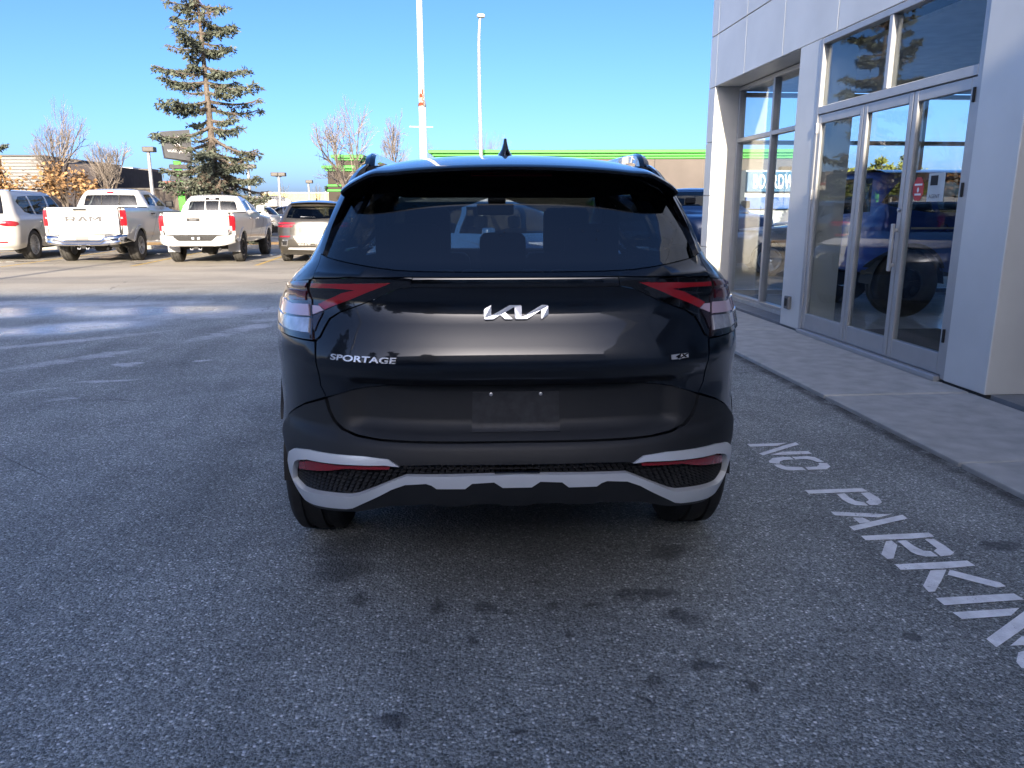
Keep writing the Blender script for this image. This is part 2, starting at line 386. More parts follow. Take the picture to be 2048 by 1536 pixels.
# ------------------------------------------------------------------ ground
def asphalt():
    m = bpy.data.materials.new('worn asphalt'); m.use_nodes = True; t = m.node_tree; p = t.nodes['Principled BSDF']; L = t.links.new
    tc = nd(t, 'ShaderNodeTexCoord'); O = tc.outputs['Object']
    def math_(op, a, b=None, c=None, clamp=False):
        n = nd(t, 'ShaderNodeMath', operation=op, use_clamp=clamp)
        for i, x in enumerate((a, b, c)):
            if x is None: continue
            if isinstance(x, (int, float)): n.inputs[i].default_value = x
            else: L(x, n.inputs[i])
        return n.outputs[0]
    def rng(x, a, b, c=0., d=1., smooth=True):
        n = nd(t, 'ShaderNodeMapRange'); n.interpolation_type = 'SMOOTHSTEP' if smooth else 'LINEAR'
        for k, v in zip(('From Min', 'From Max', 'To Min', 'To Max'), (a, b, c, d)): n.inputs[k].default_value = v
        L(x, n.inputs['Value']); return n.outputs['Result']
    def noise(sc, det=4., vec=None, rough=.55):
        n = nd(t, 'ShaderNodeTexNoise', Scale=sc, Detail=det, Roughness=rough); L(vec or O, n.inputs['Vector']); return n.outputs['Fac']
    def scaled(v):
        n = nd(t, 'ShaderNodeVectorMath', operation='MULTIPLY'); L(O, n.inputs[0]); n.inputs[1].default_value = v; return n.outputs[0]
    def mix(f, a, b):
        n = nd(t, 'ShaderNodeMix', data_type='RGBA'); 
        if isinstance(f, (int, float)): n.inputs[0].default_value = f
        else: L(f, n.inputs[0])
        for s_, x in ((6, a), (7, b)):
            if isinstance(x, tuple): n.inputs[s_].default_value = (*x, 1)
            else: L(x, n.inputs[s_])
        return n.outputs[2]
    dz = nd(t, 'ShaderNodeTexNoise', Scale=5., Detail=4.); L(O, dz.inputs['Vector'])
    dz2 = nd(t, 'ShaderNodeTexNoise', Scale=24., Detail=5., Roughness=.7); L(O, dz2.inputs['Vector'])
    dv0 = nd(t, 'ShaderNodeVectorMath', operation='MULTIPLY_ADD'); L(dz2.outputs['Color'], dv0.inputs[0]); dv0.inputs[1].default_value = (.075, .075, 0); L(O, dv0.inputs[2])
    dv = nd(t, 'ShaderNodeVectorMath', operation='MULTIPLY_ADD'); L(dz.outputs['Color'], dv.inputs[0]); dv.inputs[1].default_value = (.20, .20, 0); L(dv0.outputs[0], dv.inputs[2])
    def ell(cx, cy, rx, ry, rot=0., soft=.55):
        mp = nd(t, 'ShaderNodeMapping', vector_type='TEXTURE'); L(dv.outputs[0] if min(rx, ry) > .015 else O, mp.inputs['Vector'])
        k = .1375 if min(rx, ry) > .015 else 0
        mp.inputs['Location'].default_value = (cx + k, cy + k, 0); mp.inputs['Rotation'].default_value = (0, 0, rot); mp.inputs['Scale'].default_value = (rx, ry, 1)
        ln = nd(t, 'ShaderNodeVectorMath', operation='LENGTH'); L(mp.outputs[0], ln.inputs[0])
        return rng(ln.outputs['Value'], soft, 1.25, 1., 0.)
    def maxall(xs):
        r = xs[0]
        for x in xs[1:]: r = math_('MAXIMUM', r, x)
        return r
    sp = nd(t, 'ShaderNodeSeparateXYZ'); L(O, sp.inputs[0]); X, Y = sp.outputs[0], sp.outputs[1]
    # aggregate
    v1 = nd(t, 'ShaderNodeTexVoronoi', Scale=88., Randomness=1.); L(O, v1.inputs['Vector'])
    v2 = nd(t, 'ShaderNodeTexVoronoi', Scale=230., Randomness=1.); L(O, v2.inputs['Vector'])
    c1 = nd(t, 'ShaderNodeSeparateColor'); L(v1.outputs['Color'], c1.inputs[0]); c2 = nd(t, 'ShaderNodeSeparateColor'); L(v2.outputs['Color'], c2.inputs[0])
    r1 = nd(t, 'ShaderNodeValToRGB'); L(c1.outputs[0], r1.inputs[0]); e = r1.color_ramp.elements
    e[0].color = (.108, .117, .113, 1); e[1].color = (.84, .85, .85, 1); e[1].position = 1.
    for ps, cl in ((.45, (.194, .209, .203, 1)), (.75, (.365, .39, .38, 1)), (.93, (.60, .63, .615, 1))):
        q = e.new(ps); q.color = cl
    r2 = nd(t, 'ShaderNodeValToRGB'); L(c2.outputs[0], r2.inputs[0]); r2.color_ramp.elements[0].color = (.096, .104, .101, 1); r2.color_ramp.elements[1].color = (.45, .48, .47, 1)
    stone = rng(v1.outputs['Distance'], .30, .62, 0., 1.)
    agg = mix(stone, r1.outputs[0], r2.outputs[0])
    tone = rng(noise(1.3, 6, None, .65), .3, .7, .78, 1.24, False); tone2 = math_('MULTIPLY', rng(noise(.22, 3), .35, .65, .86, 1.14, False), rng(noise(1., 4, scaled((2.2, .16, 1.))), .35, .65, .88, 1.12, False))
    sc_ = nd(t, 'ShaderNodeVectorMath', operation='SCALE'); L(agg, sc_.inputs[0]); L(math_('MULTIPLY', tone, tone2), sc_.inputs['Scale'])
    col = sc_.outputs[0]
    # dry dusty lot past the shadow edge, its tan lightened to paint in sunlight
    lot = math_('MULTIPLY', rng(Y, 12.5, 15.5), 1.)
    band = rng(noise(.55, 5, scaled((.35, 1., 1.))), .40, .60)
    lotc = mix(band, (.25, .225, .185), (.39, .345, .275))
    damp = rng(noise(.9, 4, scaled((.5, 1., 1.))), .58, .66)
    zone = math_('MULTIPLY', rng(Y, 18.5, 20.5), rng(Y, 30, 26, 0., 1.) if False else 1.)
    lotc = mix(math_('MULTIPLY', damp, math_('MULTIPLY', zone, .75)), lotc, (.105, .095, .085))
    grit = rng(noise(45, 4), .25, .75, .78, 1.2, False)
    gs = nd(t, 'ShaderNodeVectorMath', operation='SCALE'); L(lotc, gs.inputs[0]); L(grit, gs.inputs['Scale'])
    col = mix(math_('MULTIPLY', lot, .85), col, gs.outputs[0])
    # frost and thin ice left of the car
    fr = maxall([ell(*a) for a in [(-3.55, 7.6, 1.2, .24, R(47), .2), (-2.55, 9.2, 1.3, .30, R(66), .2), (-3.1, 10.9, 1.3, .75, R(25), .2), (-2.2, 10.3, .8, .3, R(40), .2), (-5.1, 12.1, 2.2, .6, R(5), .2), (-5.2, 9.2, 1.5, .7, R(30), .2), (-6.9, 12.3, 1.6, .6, 0., .2), (-4.1, 10.3, 2.0, .6, R(35), .2), (-6.6, 10.7, 1.8, .5, R(20), .2),
        (-2.9, 6.55, .30, .07, R(12)), (-2.95, 5.95, .18, .045, R(30)), (-3.0, 7.3, .16, .12, R(20)), (-2.35, 7.4, .12, .05, R(10)), (-3.5, 6.15, .5, .035, R(32)), (-4.2, 8.6, 1.8, .2, R(38), .2)]])
    ft = noise(11, 7, scaled((.55, 1., 1.)), .75); ft2 = noise(1.6, 4, scaled((.6, 1., 1.)))
    fk = math_('ADD', math_('MULTIPLY', fr, .34), math_('ADD', math_('MULTIPLY', ft, .62), math_('MULTIPLY', ft2, .45)))
    frost = math_('MULTIPLY', math_('MULTIPLY', rng(fk, .70, .95), rng(fr, .0, .35)), rng(noise(75, 3, None, .7), .38, .6, .12, 1.), clamp=True)
    col = mix(math_('MULTIPLY', frost, .85), col, (.78, .80, .84))
    # damp patches and drips; the widest also paints contact shade under the car
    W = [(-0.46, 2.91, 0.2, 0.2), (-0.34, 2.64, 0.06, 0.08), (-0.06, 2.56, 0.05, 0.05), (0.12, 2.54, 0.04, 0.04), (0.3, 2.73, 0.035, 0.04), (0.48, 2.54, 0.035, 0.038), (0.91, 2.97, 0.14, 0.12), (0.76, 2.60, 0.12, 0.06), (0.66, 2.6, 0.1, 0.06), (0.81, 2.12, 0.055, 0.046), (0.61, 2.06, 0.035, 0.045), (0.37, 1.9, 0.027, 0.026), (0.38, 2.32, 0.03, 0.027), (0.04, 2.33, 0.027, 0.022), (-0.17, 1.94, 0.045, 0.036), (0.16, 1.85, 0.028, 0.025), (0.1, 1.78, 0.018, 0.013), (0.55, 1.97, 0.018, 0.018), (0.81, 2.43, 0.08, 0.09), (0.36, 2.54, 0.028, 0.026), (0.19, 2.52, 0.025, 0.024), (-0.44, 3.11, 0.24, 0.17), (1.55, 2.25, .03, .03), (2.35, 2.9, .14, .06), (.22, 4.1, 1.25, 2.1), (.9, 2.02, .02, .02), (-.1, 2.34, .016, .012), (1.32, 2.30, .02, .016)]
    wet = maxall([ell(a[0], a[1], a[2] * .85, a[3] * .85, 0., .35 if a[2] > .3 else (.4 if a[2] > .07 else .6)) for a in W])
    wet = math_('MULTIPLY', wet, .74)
    ice = maxall([ell(*a) for a in [(-6.2, 11.2, 2.2, 1.1, R(10), .3), (-4.2, 11.2, 2.0, .9, R(8), .3), (-7.5, 10.4, 1.5, .8, R(10), .3), (-4.6, 9.6, 1.6, .7, R(25), .3)]])
    puddle = math_('MULTIPLY', rng(noise(.8, 4, scaled((.45, 1., 1.))), .60, .64), math_('MULTIPLY', rng(Y, 20, 21.5), rng(Y, 27, 25.5)))
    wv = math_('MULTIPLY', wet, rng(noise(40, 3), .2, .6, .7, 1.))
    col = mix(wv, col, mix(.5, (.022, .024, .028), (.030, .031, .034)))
    pebble = math_('MULTIPLY', math_('GREATER_THAN', c1.outputs[1], .9), math_('MULTIPLY', wet, .25)); col = mix(pebble, col, (.26, .26, .25))
    cv = nd(t, 'ShaderNodeTexVoronoi', Scale=.42, feature='DISTANCE_TO_EDGE'); L(dv.outputs[0], cv.inputs['Vector'])
    net = math_('MULTIPLY', rng(cv.outputs['Distance'], .0015, .005, 1., 0.), rng(noise(.5, 3), .52, .60))
    crack = maxall([ell(-2.4, 4.33, .38, .005, R(138), .5), ell(-3.4, 5.6, .3, .004, R(120), .5), net]); col = mix(math_('MULTIPLY', crack, .6), col, (.03, .03, .035))
    # grime along the kerb
    kerb = math_('MULTIPLY', rng(X, 2.69, 2.80), rng(X, 3.2, 3.0)); kn = math_('MULTIPLY', kerb, rng(noise(7, 6), .25, .6, .1, .85)); col = mix(kn, col, (.035, .034, .033))
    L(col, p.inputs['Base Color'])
    ro = math_('SUBTRACT', math_('SUBTRACT', .82, math_('MULTIPLY', wet, .34)), math_('MULTIPLY', ice, .58))
    ro = math_('MAXIMUM', math_('SUBTRACT', ro, math_('MULTIPLY', puddle, .8)), .05)
    L(ro, p.inputs['Roughness']); p.inputs['Specular IOR Level'].default_value = .5
    h = math_('ADD', math_('MULTIPLY', rng(v1.outputs['Distance'], .1, .75, 1., 0.), .7), math_('MULTIPLY', rng(v2.outputs['Distance'], .1, .7, 1., 0.), .3))
    far = rng(Y, 4., 13., 1., .25); b = nd(t, 'ShaderNodeBump', Distance=.006); L(h, b.inputs['Height'])
    L(math_('MULTIPLY', math_('MULTIPLY', far, .85), math_('SUBTRACT', 1., math_('MAXIMUM', math_('MULTIPLY', ice, .7), puddle))), b.inputs['Strength'])
    L(b.outputs['Normal'], p.inputs['Normal']); return m
m_asph = asphalt()
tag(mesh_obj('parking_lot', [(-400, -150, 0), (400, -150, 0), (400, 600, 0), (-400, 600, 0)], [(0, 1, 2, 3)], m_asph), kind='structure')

def paint_mat(name, col, wear):
    m = M(name, col, .75, 0, 0, .3, .15, 14); t = m.node_tree; p = t.nodes['Principled BSDF']
    tc = t.nodes['Texture Coordinate'] if 'Texture Coordinate' in t.nodes else nd(t, 'ShaderNodeTexCoord')
    n = nd(t, 'ShaderNodeTexNoise', Scale=130., Detail=5., Roughness=.7); t.links.new(tc.outputs['Object'], n.inputs['Vector'])
    n2 = nd(t, 'ShaderNodeTexNoise', Scale=9., Detail=3.); t.links.new(tc.outputs['Object'], n2.inputs['Vector'])
    a = nd(t, 'ShaderNodeMath', operation='MULTIPLY_ADD'); t.links.new(n2.outputs['Fac'], a.inputs[0]); a.inputs[1].default_value = .5; t.links.new(n.outputs['Fac'], a.inputs[2])
    r = nd(t, 'ShaderNodeMapRange'); r.inputs['From Min'].default_value = wear; r.inputs['From Max'].default_value = wear + .08; t.links.new(a.outputs[0], r.inputs['Value'])
    t.links.new(r.outputs['Result'], p.inputs['Alpha'])
    b = nd(t, 'ShaderNodeBump', Strength=.5, Distance=.004); v = nd(t, 'ShaderNodeTexVoronoi', Scale=105.); t.links.new(tc.outputs['Object'], v.inputs['Vector']); t.links.new(v.outputs['Distance'], b.inputs['Height']); t.links.new(b.outputs['Normal'], p.inputs['Normal'])
    return m
m_pw = paint_mat('worn white road paint', (.90, .91, .92), .525); m_py = paint_mat('worn yellow road paint', (.62, .43, .13), .66)
NP = [('n', [[(1.807, 4.394), (1.809, 4.343), (1.976, 4.348), (2.067, 4.405)], [(1.806, 4.209), (1.818, 4.174), (2.124, 4.365), (2.123, 4.412), (2.056, 4.373)], [(1.869, 4.181), (1.963, 4.233), (2.119, 4.233), (2.118, 4.18), (1.944, 4.175)]]),
 ('o', [[(1.809, 4.072), (1.856, 4.124), (1.929, 4.14), (1.964, 4.134), (1.966, 4.087), (1.904, 4.082), (1.871, 4.06), (1.851, 4.02), (1.801, 4.038)], [(1.973, 4.134), (2.07, 4.14), (2.107, 4.118), (2.121, 4.032), (2.077, 4.032), (2.065, 4.069), (2.038, 4.091), (1.977, 4.086)], [(2.077, 4.018), (2.125, 4.011), (2.118, 3.951), (2.074, 3.908), (1.965, 3.906), (1.971, 3.953), (2.039, 3.957), (2.069, 3.988)], [(1.813, 4.012), (1.853, 4.009), (1.864, 3.971), (1.952, 3.955), (1.953, 3.905), (1.861, 3.904), (1.827, 3.928), (1.813, 3.969)]]),
 ('p', [[(1.806, 3.604), (1.802, 3.552), (1.948, 3.555), (2.121, 3.559), (2.114, 3.608)], [(1.942, 3.54), (1.988, 3.545), (1.983, 3.489), (1.99, 3.44), (2.022, 3.417), (2.018, 3.373), (1.96, 3.384), (1.94, 3.413), (1.933, 3.461)], [(2.071, 3.541), (2.119, 3.548), (2.126, 3.466), (2.109, 3.41), (2.069, 3.379), (2.03, 3.381), (2.032, 3.421), (2.061, 3.445)]]),
 ('a', [[(1.8, 3.318), (1.796, 3.27), (1.988, 3.23), (2.07, 3.259)], [(1.867, 3.238), (1.914, 3.234), (1.928, 3.189), (1.900, 3.176), (1.864, 3.169)], [(1.797, 3.137), (1.797, 3.093), (2.117, 3.205), (2.12, 3.252), (1.929, 3.186)]]),
 ('r', [[(1.797, 3.036), (1.794, 2.99), (2.006, 2.989), (2.117, 3.002), (2.119, 3.047)], [(1.878, 2.975), (1.905, 2.976), (1.905, 2.933), (1.815, 2.809), (1.787, 2.806), (1.786, 2.851)], [(1.929, 2.974), (1.97, 2.978), (1.972, 2.912), (1.983, 2.87), (2.011, 2.863), (2.013, 2.812), (1.961, 2.814), (1.933, 2.834), (1.923, 2.863)], [(2.057, 2.98), (2.099, 2.978), (2.105, 2.906), (2.1, 2.84), (2.069, 2.818), (2.022, 2.812), (2.027, 2.866), (2.053, 2.885)]]),
 ('k', [[(1.79, 2.757), (1.785, 2.708), (1.967, 2.705), (2.109, 2.718), (2.107, 2.766)], [(1.902, 2.694), (1.97, 2.695), (1.89, 2.606), (1.813, 2.527), (1.787, 2.525), (1.794, 2.572)], [(1.979, 2.689), (1.99, 2.687), (2.109, 2.573), (2.109, 2.542), (2.066, 2.537), (1.946, 2.652)]]),
 ('i', [[(1.784, 2.479), (1.783, 2.425), (2.104, 2.441), (2.1, 2.489)]]),
 ('n', [[(1.78, 2.375), (1.784, 2.327), (1.974, 2.336), (2.043, 2.385)], [(1.782, 2.199), (1.782, 2.148), (2.098, 2.335), (2.1, 2.385), (2.06, 2.372)], [(1.833, 2.153), (1.912, 2.204), (2.096, 2.21), (2.098, 2.158)]])]
for nm, ps in NP:
    mb = MB()
    for p_ in ps: mb.add([(x, y, .004) for x, y in p_], [tuple(range(len(p_)))])
    o = mb.build('painted_letter', m_pw)
    tag(o, 'white stencilled letter %s of NO PARKING painted on the asphalt%s' % (nm.upper(), '' if nm != 'n' else (', before the O' if ps[0][0][1] > 4 else ', after the I')), 'painted letter', 'letters of the NO PARKING stencil')
mb = MB()
for p_ in NP[1][1][:1] + NP[1][1][2:]: mb.add([(x - .022, y - 2.008, .004) for x, y in p_], [tuple(range(len(p_)))])
mb.add([(1.94, 1.92, .004), (1.94, 1.965, .004), (1.86, 1.965, .004), (1.86, 1.92, .004)], [(0, 1, 2, 3)])
tag(mb.build('painted_letter', m_pw), 'white stencilled letter G ending NO PARKING on the asphalt', 'painted letter', 'letters of the NO PARKING stencil')
where = ['left of the pearl white wagon', 'between the pearl white wagon and the big white pickup', 'between the two white pickups', 'between the smaller white pickup and the grey crossover', 'past the grey crossover']
for i, x in enumerate((-14.3, -10.95, -7.85, -4.83, -1.7)):
    o = mesh_obj('parking_line', [(x - .055, 20.0, .004), (x + .055, 20.0, .004), (x - .145, 27.4, .004), (x - .255, 27.4, .004)], [(0, 1, 2, 3)], m_py)
    tag(o, 'faded yellow parking bay line ' + where[i], 'bay line', 'yellow parking bay lines')
# planted strip and snow verge behind the parked row
m_grass = M('dry winter grass', (.42, .27, .12), .95, 0, 0, .1, .35, 5, .6, 40)
tag(MB().box((-60, 28.6, -.05), (12, 31.6, .10)).build('grass_verge', m_grass), kind='structure')
tag(MB().bbox((-60, 28.42, -.05), (12, 28.6, .13), .03).build('kerb', M('kerb concrete', (.30, .29, .27), .85, 0, 0, .3, .15, 5)), kind='structure')

# ------------------------------------------------------------------ sidewalk of separate slabs
m_conc = M('broom finished concrete', (.43, .44, .43), .88, 0, 0, .3, .14, 7., .3, 160)
sw = tag(MB().box((2.86, -6.5, -.1), (4.42, 12.6, .004)).build('sidewalk', M('joint grime', (.04, .038, .036), .95)), kind='structure')
cuts = [-6.5, -4.1, -2.5, -.9, .7, 2.29, 3.885, 5.48, 8.68, 10.4, 12.6]
for a, b in zip(cuts, cuts[1:]):
    MB().bbox((2.835, a + .010, -.06), (4.0, b - .010, .030 - (.003 if int(a * 3) % 2 else 0)), .010, 2).build('slab', m_conc, sw)

# ------------------------------------------------------------------ car dealership
m_alu = M('satin silver wall panel', (.62, .645, .645), .40, .2, 0, .5, .06, 1.7, .05, 2.5)
m_cream = M('cream painted return', (.56, .55, .51), .6, 0, 0, .3, .04)
m_frame = M('anodised window frame', (.42, .43, .44), .38, .45, 0, .5, .05)
m_gap = M('dark joint', (.02, .02, .022), .9)
m_tile = M('pale floor tile', (.42, .45, .47), .10, 0, 0, .5, .05)
m_ceil = M('white ceiling board', (.62, .62, .60), .9); m_wall = M('showroom wall', (.50, .49, .46), .8)
dl = thing('dealership', 'silver panelled car dealership with glass doors beside the sidewalk', 'building', (4, 5, 0))
def dpart(mb, name, mat, parent=dl, smooth=False):
    o = mb.build(name, mat, parent, smooth)
    if parent is dl: o.location = (-4, -5, 0)
    return o
cols = [12.14, 11.84, 10.72, 9.5, 8.17, 6.95, 5.75, 4.55, 3.35, 2.15, .95, -.25, -2.2, -4.2, -6.2]; rows_z = [3.17, 3.9, 4.63, 5.3]
dpart(MB().box((4.03, -6.18, 3.20), (12.9, 12.10, 5.26)), 'roof_core', m_gap)
for a, b in zip(cols[1:], cols):
    for z0, z1 in zip(rows_z, rows_z[1:]): dpart(MB().bbox((4.0, a + .006, z0 + .006), (4.028, b - .006, z1 - .006), .004, 1), 'panel', m_alu)
for a, b in zip([4.03, 5.2, 6.4, 7.6, 8.8, 10, 11.2], [5.2, 6.4, 7.6, 8.8, 10, 11.2, 12.9]):
    for z0, z1 in zip(rows_z, rows_z[1:]): dpart(MB().bbox((a + .006, 12.112, z0 + .006), (b - .006, 12.14, z1 - .006), .004, 1), 'panel', m_alu)
dpart(MB().box((4.03, 8.98, 3.172), (4.46, 11.84, 3.199)), 'soffit', m_alu)
for z0, z1 in zip([.05, .82, 1.6, 2.385], [.82, 1.6, 2.385, 3.17]):       # far corner pier
    dpart(MB().bbox((4.0, 11.846, z0 + .005), (4.026, 12.14, z1 - .005), .003, 1), 'panel', m_alu)
dpart(MB().box((4.027, 11.84, .03), (4.40, 12.12, 3.171)), 'corner_pier', m_cream)
dpart(MB().bbox((4.0, 8.50, .05), (4.42, 8.995, 3.172), .004, 1), 'pier', m_alu)
dpart(MB().bbox((3.985, 5.30, .05), (4.46, 5.80, 3.172), .006, 1), 'column', m_alu)
dpart(MB().box((3.99, 5.29, .03), (4.45, 5.81, .05)), 'column_base', m_gap)
def glazing(plane, xs, zs, axis, fw=.055, depth=.10, parent=dl, sill=None):
    """frame bars and one pane in every opening; axis 'y' = bay runs along Y at X=plane"""
    f = (lambda a, z, d: (plane + d, a, z)) if axis == 'y' else (lambda a, z, d: (a, plane + d, z))
    def bar(a0, a1, z0, z1, nm): dpart(MB().bbox(f(a0, z0, 0), f(a1, z1, depth), .004, 1), nm, m_frame, parent)
    for i, a in enumerate(xs): bar(a - fw / 2, a + fw / 2, zs[0] + .0012 * (i % 2), zs[-1], 'mullion')
    for z in zs:
        for a, b in zip(xs, xs[1:]):
            hz = fw if z != zs[0] else fw * 1.3
            bar(a + fw / 2, b - fw / 2, z - (0 if z == zs[0] else hz / 2 if z != zs[-1] else hz), z + (hz if z == zs[0] else hz / 2 if z != zs[-1] else 0), 'transom')
    for a, b in zip(xs, xs[1:]):
        for z0, z1 in zip(zs, zs[1:]):
            dpart(MB().box(f(a + fw * .4, z0 + .02, depth * .46), f(b - fw * .4, z1 - .02, depth * .46 + .006)), 'pane', g_shop, parent)
glazing(4.36, [9.0 + .03, 10.55, 11.81], [.06, 2.40, 3.16], 'y')
glazing(4.36, [-.2, 1.2, 2.6, 3.95, 5.27], [.06, 2.40, 3.16], 'y')
dpart(MB().box((4.0, -6.18, .03), (4.4, -.23, 3.172)), 'solid_wall', m_alu)
dpart(MB().bbox((4.30, 9.0, -.02), (4.36, 11.84, .10), .004, 1), 'sill', m_conc)
glazing(12.02, [4.43, 5.05, 6.08, 7.43, 8.78, 10.13, 11.5, 12.85], [.06, 2.40, 3.12], 'x', .06)
dpart(MB().box((12.86, -6.1, .0), (12.98, 12.1, 3.19)), 'back_wall', m_wall); dpart(MB().box((4.42, -6.17, .0), (12.86, -6.05, 3.19)), 'end_wall', m_wall)
dpart(MB().box((4.46, -6.04, 3.13), (12.85, 12.0, 3.168)), 'ceiling', m_ceil)
dpart(MB().box((4.03, -6.04, .0), (12.85, 12.02, .052)), 'floor_screed', M('grey grout', (.20, .22, .24), .7))
tl = MB().box((0, 0, 0), (.594, .594, .0045)); tme = None
for i in range(14):
    for j in range(16):
        x, y = 4.46 + i * .6, 2.4 + j * .6
        if y > 11.5: continue
        if tme is None: o = dpart(tl, 'floor_tile', m_tile); tme = o.data
        else: o = link('floor_tile', tme, None, dl)
        o.location = (x - 4, y - 5, .0525)
dpart(MB().bbox((4.5, 6.2, .058), (5.6, 8.35, .068), .004, 1), 'entrance_mat', M('charcoal entrance mat', (.035, .037, .04), .95, 0, 0, .2, .2, 50, .5, 200))
# door set
FX = 3.995
def fr(y0, y1, z0, z1, nm, x0=FX, x1=FX + .10, par=None, mat=None): return dpart(MB().bbox((x0, y0, z0), (x1, y1, z1), .005, 1), nm, mat or m_frame, par or dl)
fr(8.435, 8.497, .05, 3.168, 'jamb'); fr(5.803, 5.865, .05, 3.168, 'jamb')
fr(5.866, 8.434, 3.105, 3.168, 'head_rail'); fr(5.866, 8.434, 2.395, 2.475, 'transom'); fr(5.866, 8.434, .03, .075, 'threshold', FX - .05, FX + .16)
fr(7.125, 7.185, 2.476, 3.104, 'mullion', FX + .002, FX + .098)
for a, b in ((5.86, 7.13), (7.18, 8.44)): dpart(MB().box((FX + .045, a, 2.47), (FX + .051, b, 3.11)), 'pane', g_shop)
for i, (y0, y1) in enumerate(((7.50, 8.43), (6.685, 7.49), (5.87, 6.675))):
    d = bpy.data.objects.new('door' if i else 'side_light', None); COL.objects.link(d); d.parent = dl; d.location = (-4, -5, 0)
    st = .062
    fr(y0, y0 + st, .08, 2.39, 'stile', FX + .01, FX + .065, d); fr(y1 - st, y1, .08, 2.39, 'stile', FX + .01, FX + .065, d)
    fr(y0 + st, y1 - st, 2.30, 2.39, 'top_rail', FX + .012, FX + .063, d); fr(y0 + st, y1 - st, .08, .255, 'bottom_rail', FX + .012, FX + .063, d)
    MB().box((FX + .034, y0 + st - .01, .25), (FX + .040, y1 - st + .01, 2.305)).build('pane', g_shop, d)
    if i == 1:
        MB().bbox((FX - .045, y0 + .012, .86), (FX - .02, y0 + .05, 1.28), .008).build('pull_handle', m_frame, d); MB().bbox((FX - .022, y0 + .02, .9), (FX + .012, y0 + .042, .93), .004).build('handle_post', m_frame, d)
        MB().bbox((FX - .022, y0 + .02, 1.21), (FX + .012, y0 + .042, 1.24), .004).build('handle_post', m_frame, d)
        MB().lathe([(.02, 0), (.02, -.012), (.012, -.018), (.003, -.018)], 16, 'x', (FX + .011, y0 + .03, 1.40)).build('lock_cylinder', m_screw, d)
    for z in ((.35, 1.5, 2.2) if i != 1 else ()):
        yy = y1 - .0 if i == 0 else y0
        MB().bbox((FX - .012, yy - .012, z), (FX + .012, yy + .012, z + .11), .005).build('hinge', m_dark if i == 2 else m_frame, d)
bx = thing('outlet_box', 'small grey weatherproof electrical box low on the silver pier', 'electrical box', (3.985, 8.78, .33))
MB().bbox((-.028, -.055, -.075), (.0145, .055, .075), .01).build('cover', M('grey steel box', (.14, .145, .15), .45, .4), bx); MB().bbox((-.036, -.03, -.04), (-.028, .03, .05), .004).build('flap', m_dark, bx)
# stickers on the door glass
oc = MB(); oc.prism([(.105 * math.cos(R(22.5 + 45 * i)) * .78, .105 * math.sin(R(22.5 + 45 * i))) for i in range(8)], lambda a, b, d: (4.028 + d, 6.505 - a, 1.575 + b), 0, -.0015)
stk = oc.build('window_sticker', M('red sticker', (.50, .035, .04), .5)); tag(stk, 'red octagonal notice sticker on the right glass door', 'sticker')
text_obj('sticker_lettering', 'NOTICE', M('white print', (.8, .8, .8), .6), stk, .035, face_mtx((4.0255, 6.505, 1.605), (0, -1, 0), (0, 0, 1)), .0006) if False else None
for z, w_ in ((1.612, .055), (1.530, .045)): MB().box((4.0255, 6.505 - w_, z - .008), (4.0262, 6.505 + w_, z + .008)).build('sticker_band', M('white print', (.8, .8, .8), .6), stk)
MB().prism([(.014 * math.cos(i * .785), .022 * math.sin(i * .785)) for i in range(8)], lambda a, b, d: (4.0255 + d, 6.505 - a, 1.568 + b), 0, .0006).build('sticker_mark', M('white print', (.8, .8, .8), .6), stk)
inf = MB().box((4.0265, 6.15, 1.47), (4.028, 6.37, 1.70)).build('window_notice', M('pale notice film', (.50, .55, .56), .6)); tag(inf, 'pale printed notice film beside the red door sticker', 'notice')
MB().box((4.0255, 6.24, 1.60), (4.0262, 6.34, 1.68)).build('printed_block', m_dark, inf); text_obj('notice_lettering', 'AGENT', m_letter, inf, .045, face_mtx((4.0255, 6.27, 1.51), (0, -1, 0), (0, 0, 1)), .0006)

# ------------------------------------------------------------------ the building whose shade covers the forecourt
m_ware = M('pale grey stucco', (.44, .43, .41), .9, 0, 0, .2, .06, .5)
wh = thing('warehouse', 'tall pale grey flat roofed building shading the forecourt from behind', 'building', (-3, -21, 0))
MB().box((-13, -5, 0), (17, 5, 9.18)).build('wall', m_ware, wh); MB().bbox((-13.15, -5.15, 8.9), (17.15, 5.15, 9.22), .03).build('parapet', m_alu, wh)
for i in range(9):
    for z in (1.0, 4.6):
        o = MB().box((-11.5 + i * 3, 5.001, z), (-9.7 + i * 3, 5.03, z + 2.2)).build('window', m_frame, wh)
        MB().box((-11.4 + i * 3, 5.031, z + .1), (-9.8 + i * 3, 5.04, z + 2.1)).build('pane', m_gloss, o)
def kia_disp(x,y,z):
    # plate recess of the lower tailgate: deepest on the middle, facets at both ends
    if y>1.2: return 0,0
    a=abs(x); k=min(1,max(0,(.60-a)/.10)); k=k*k*(3-2*k)
    v=min(1,max(0,(z-.68)/.03))*min(1,max(0,(.862-z)/.022))
    return 0,.035*k*v
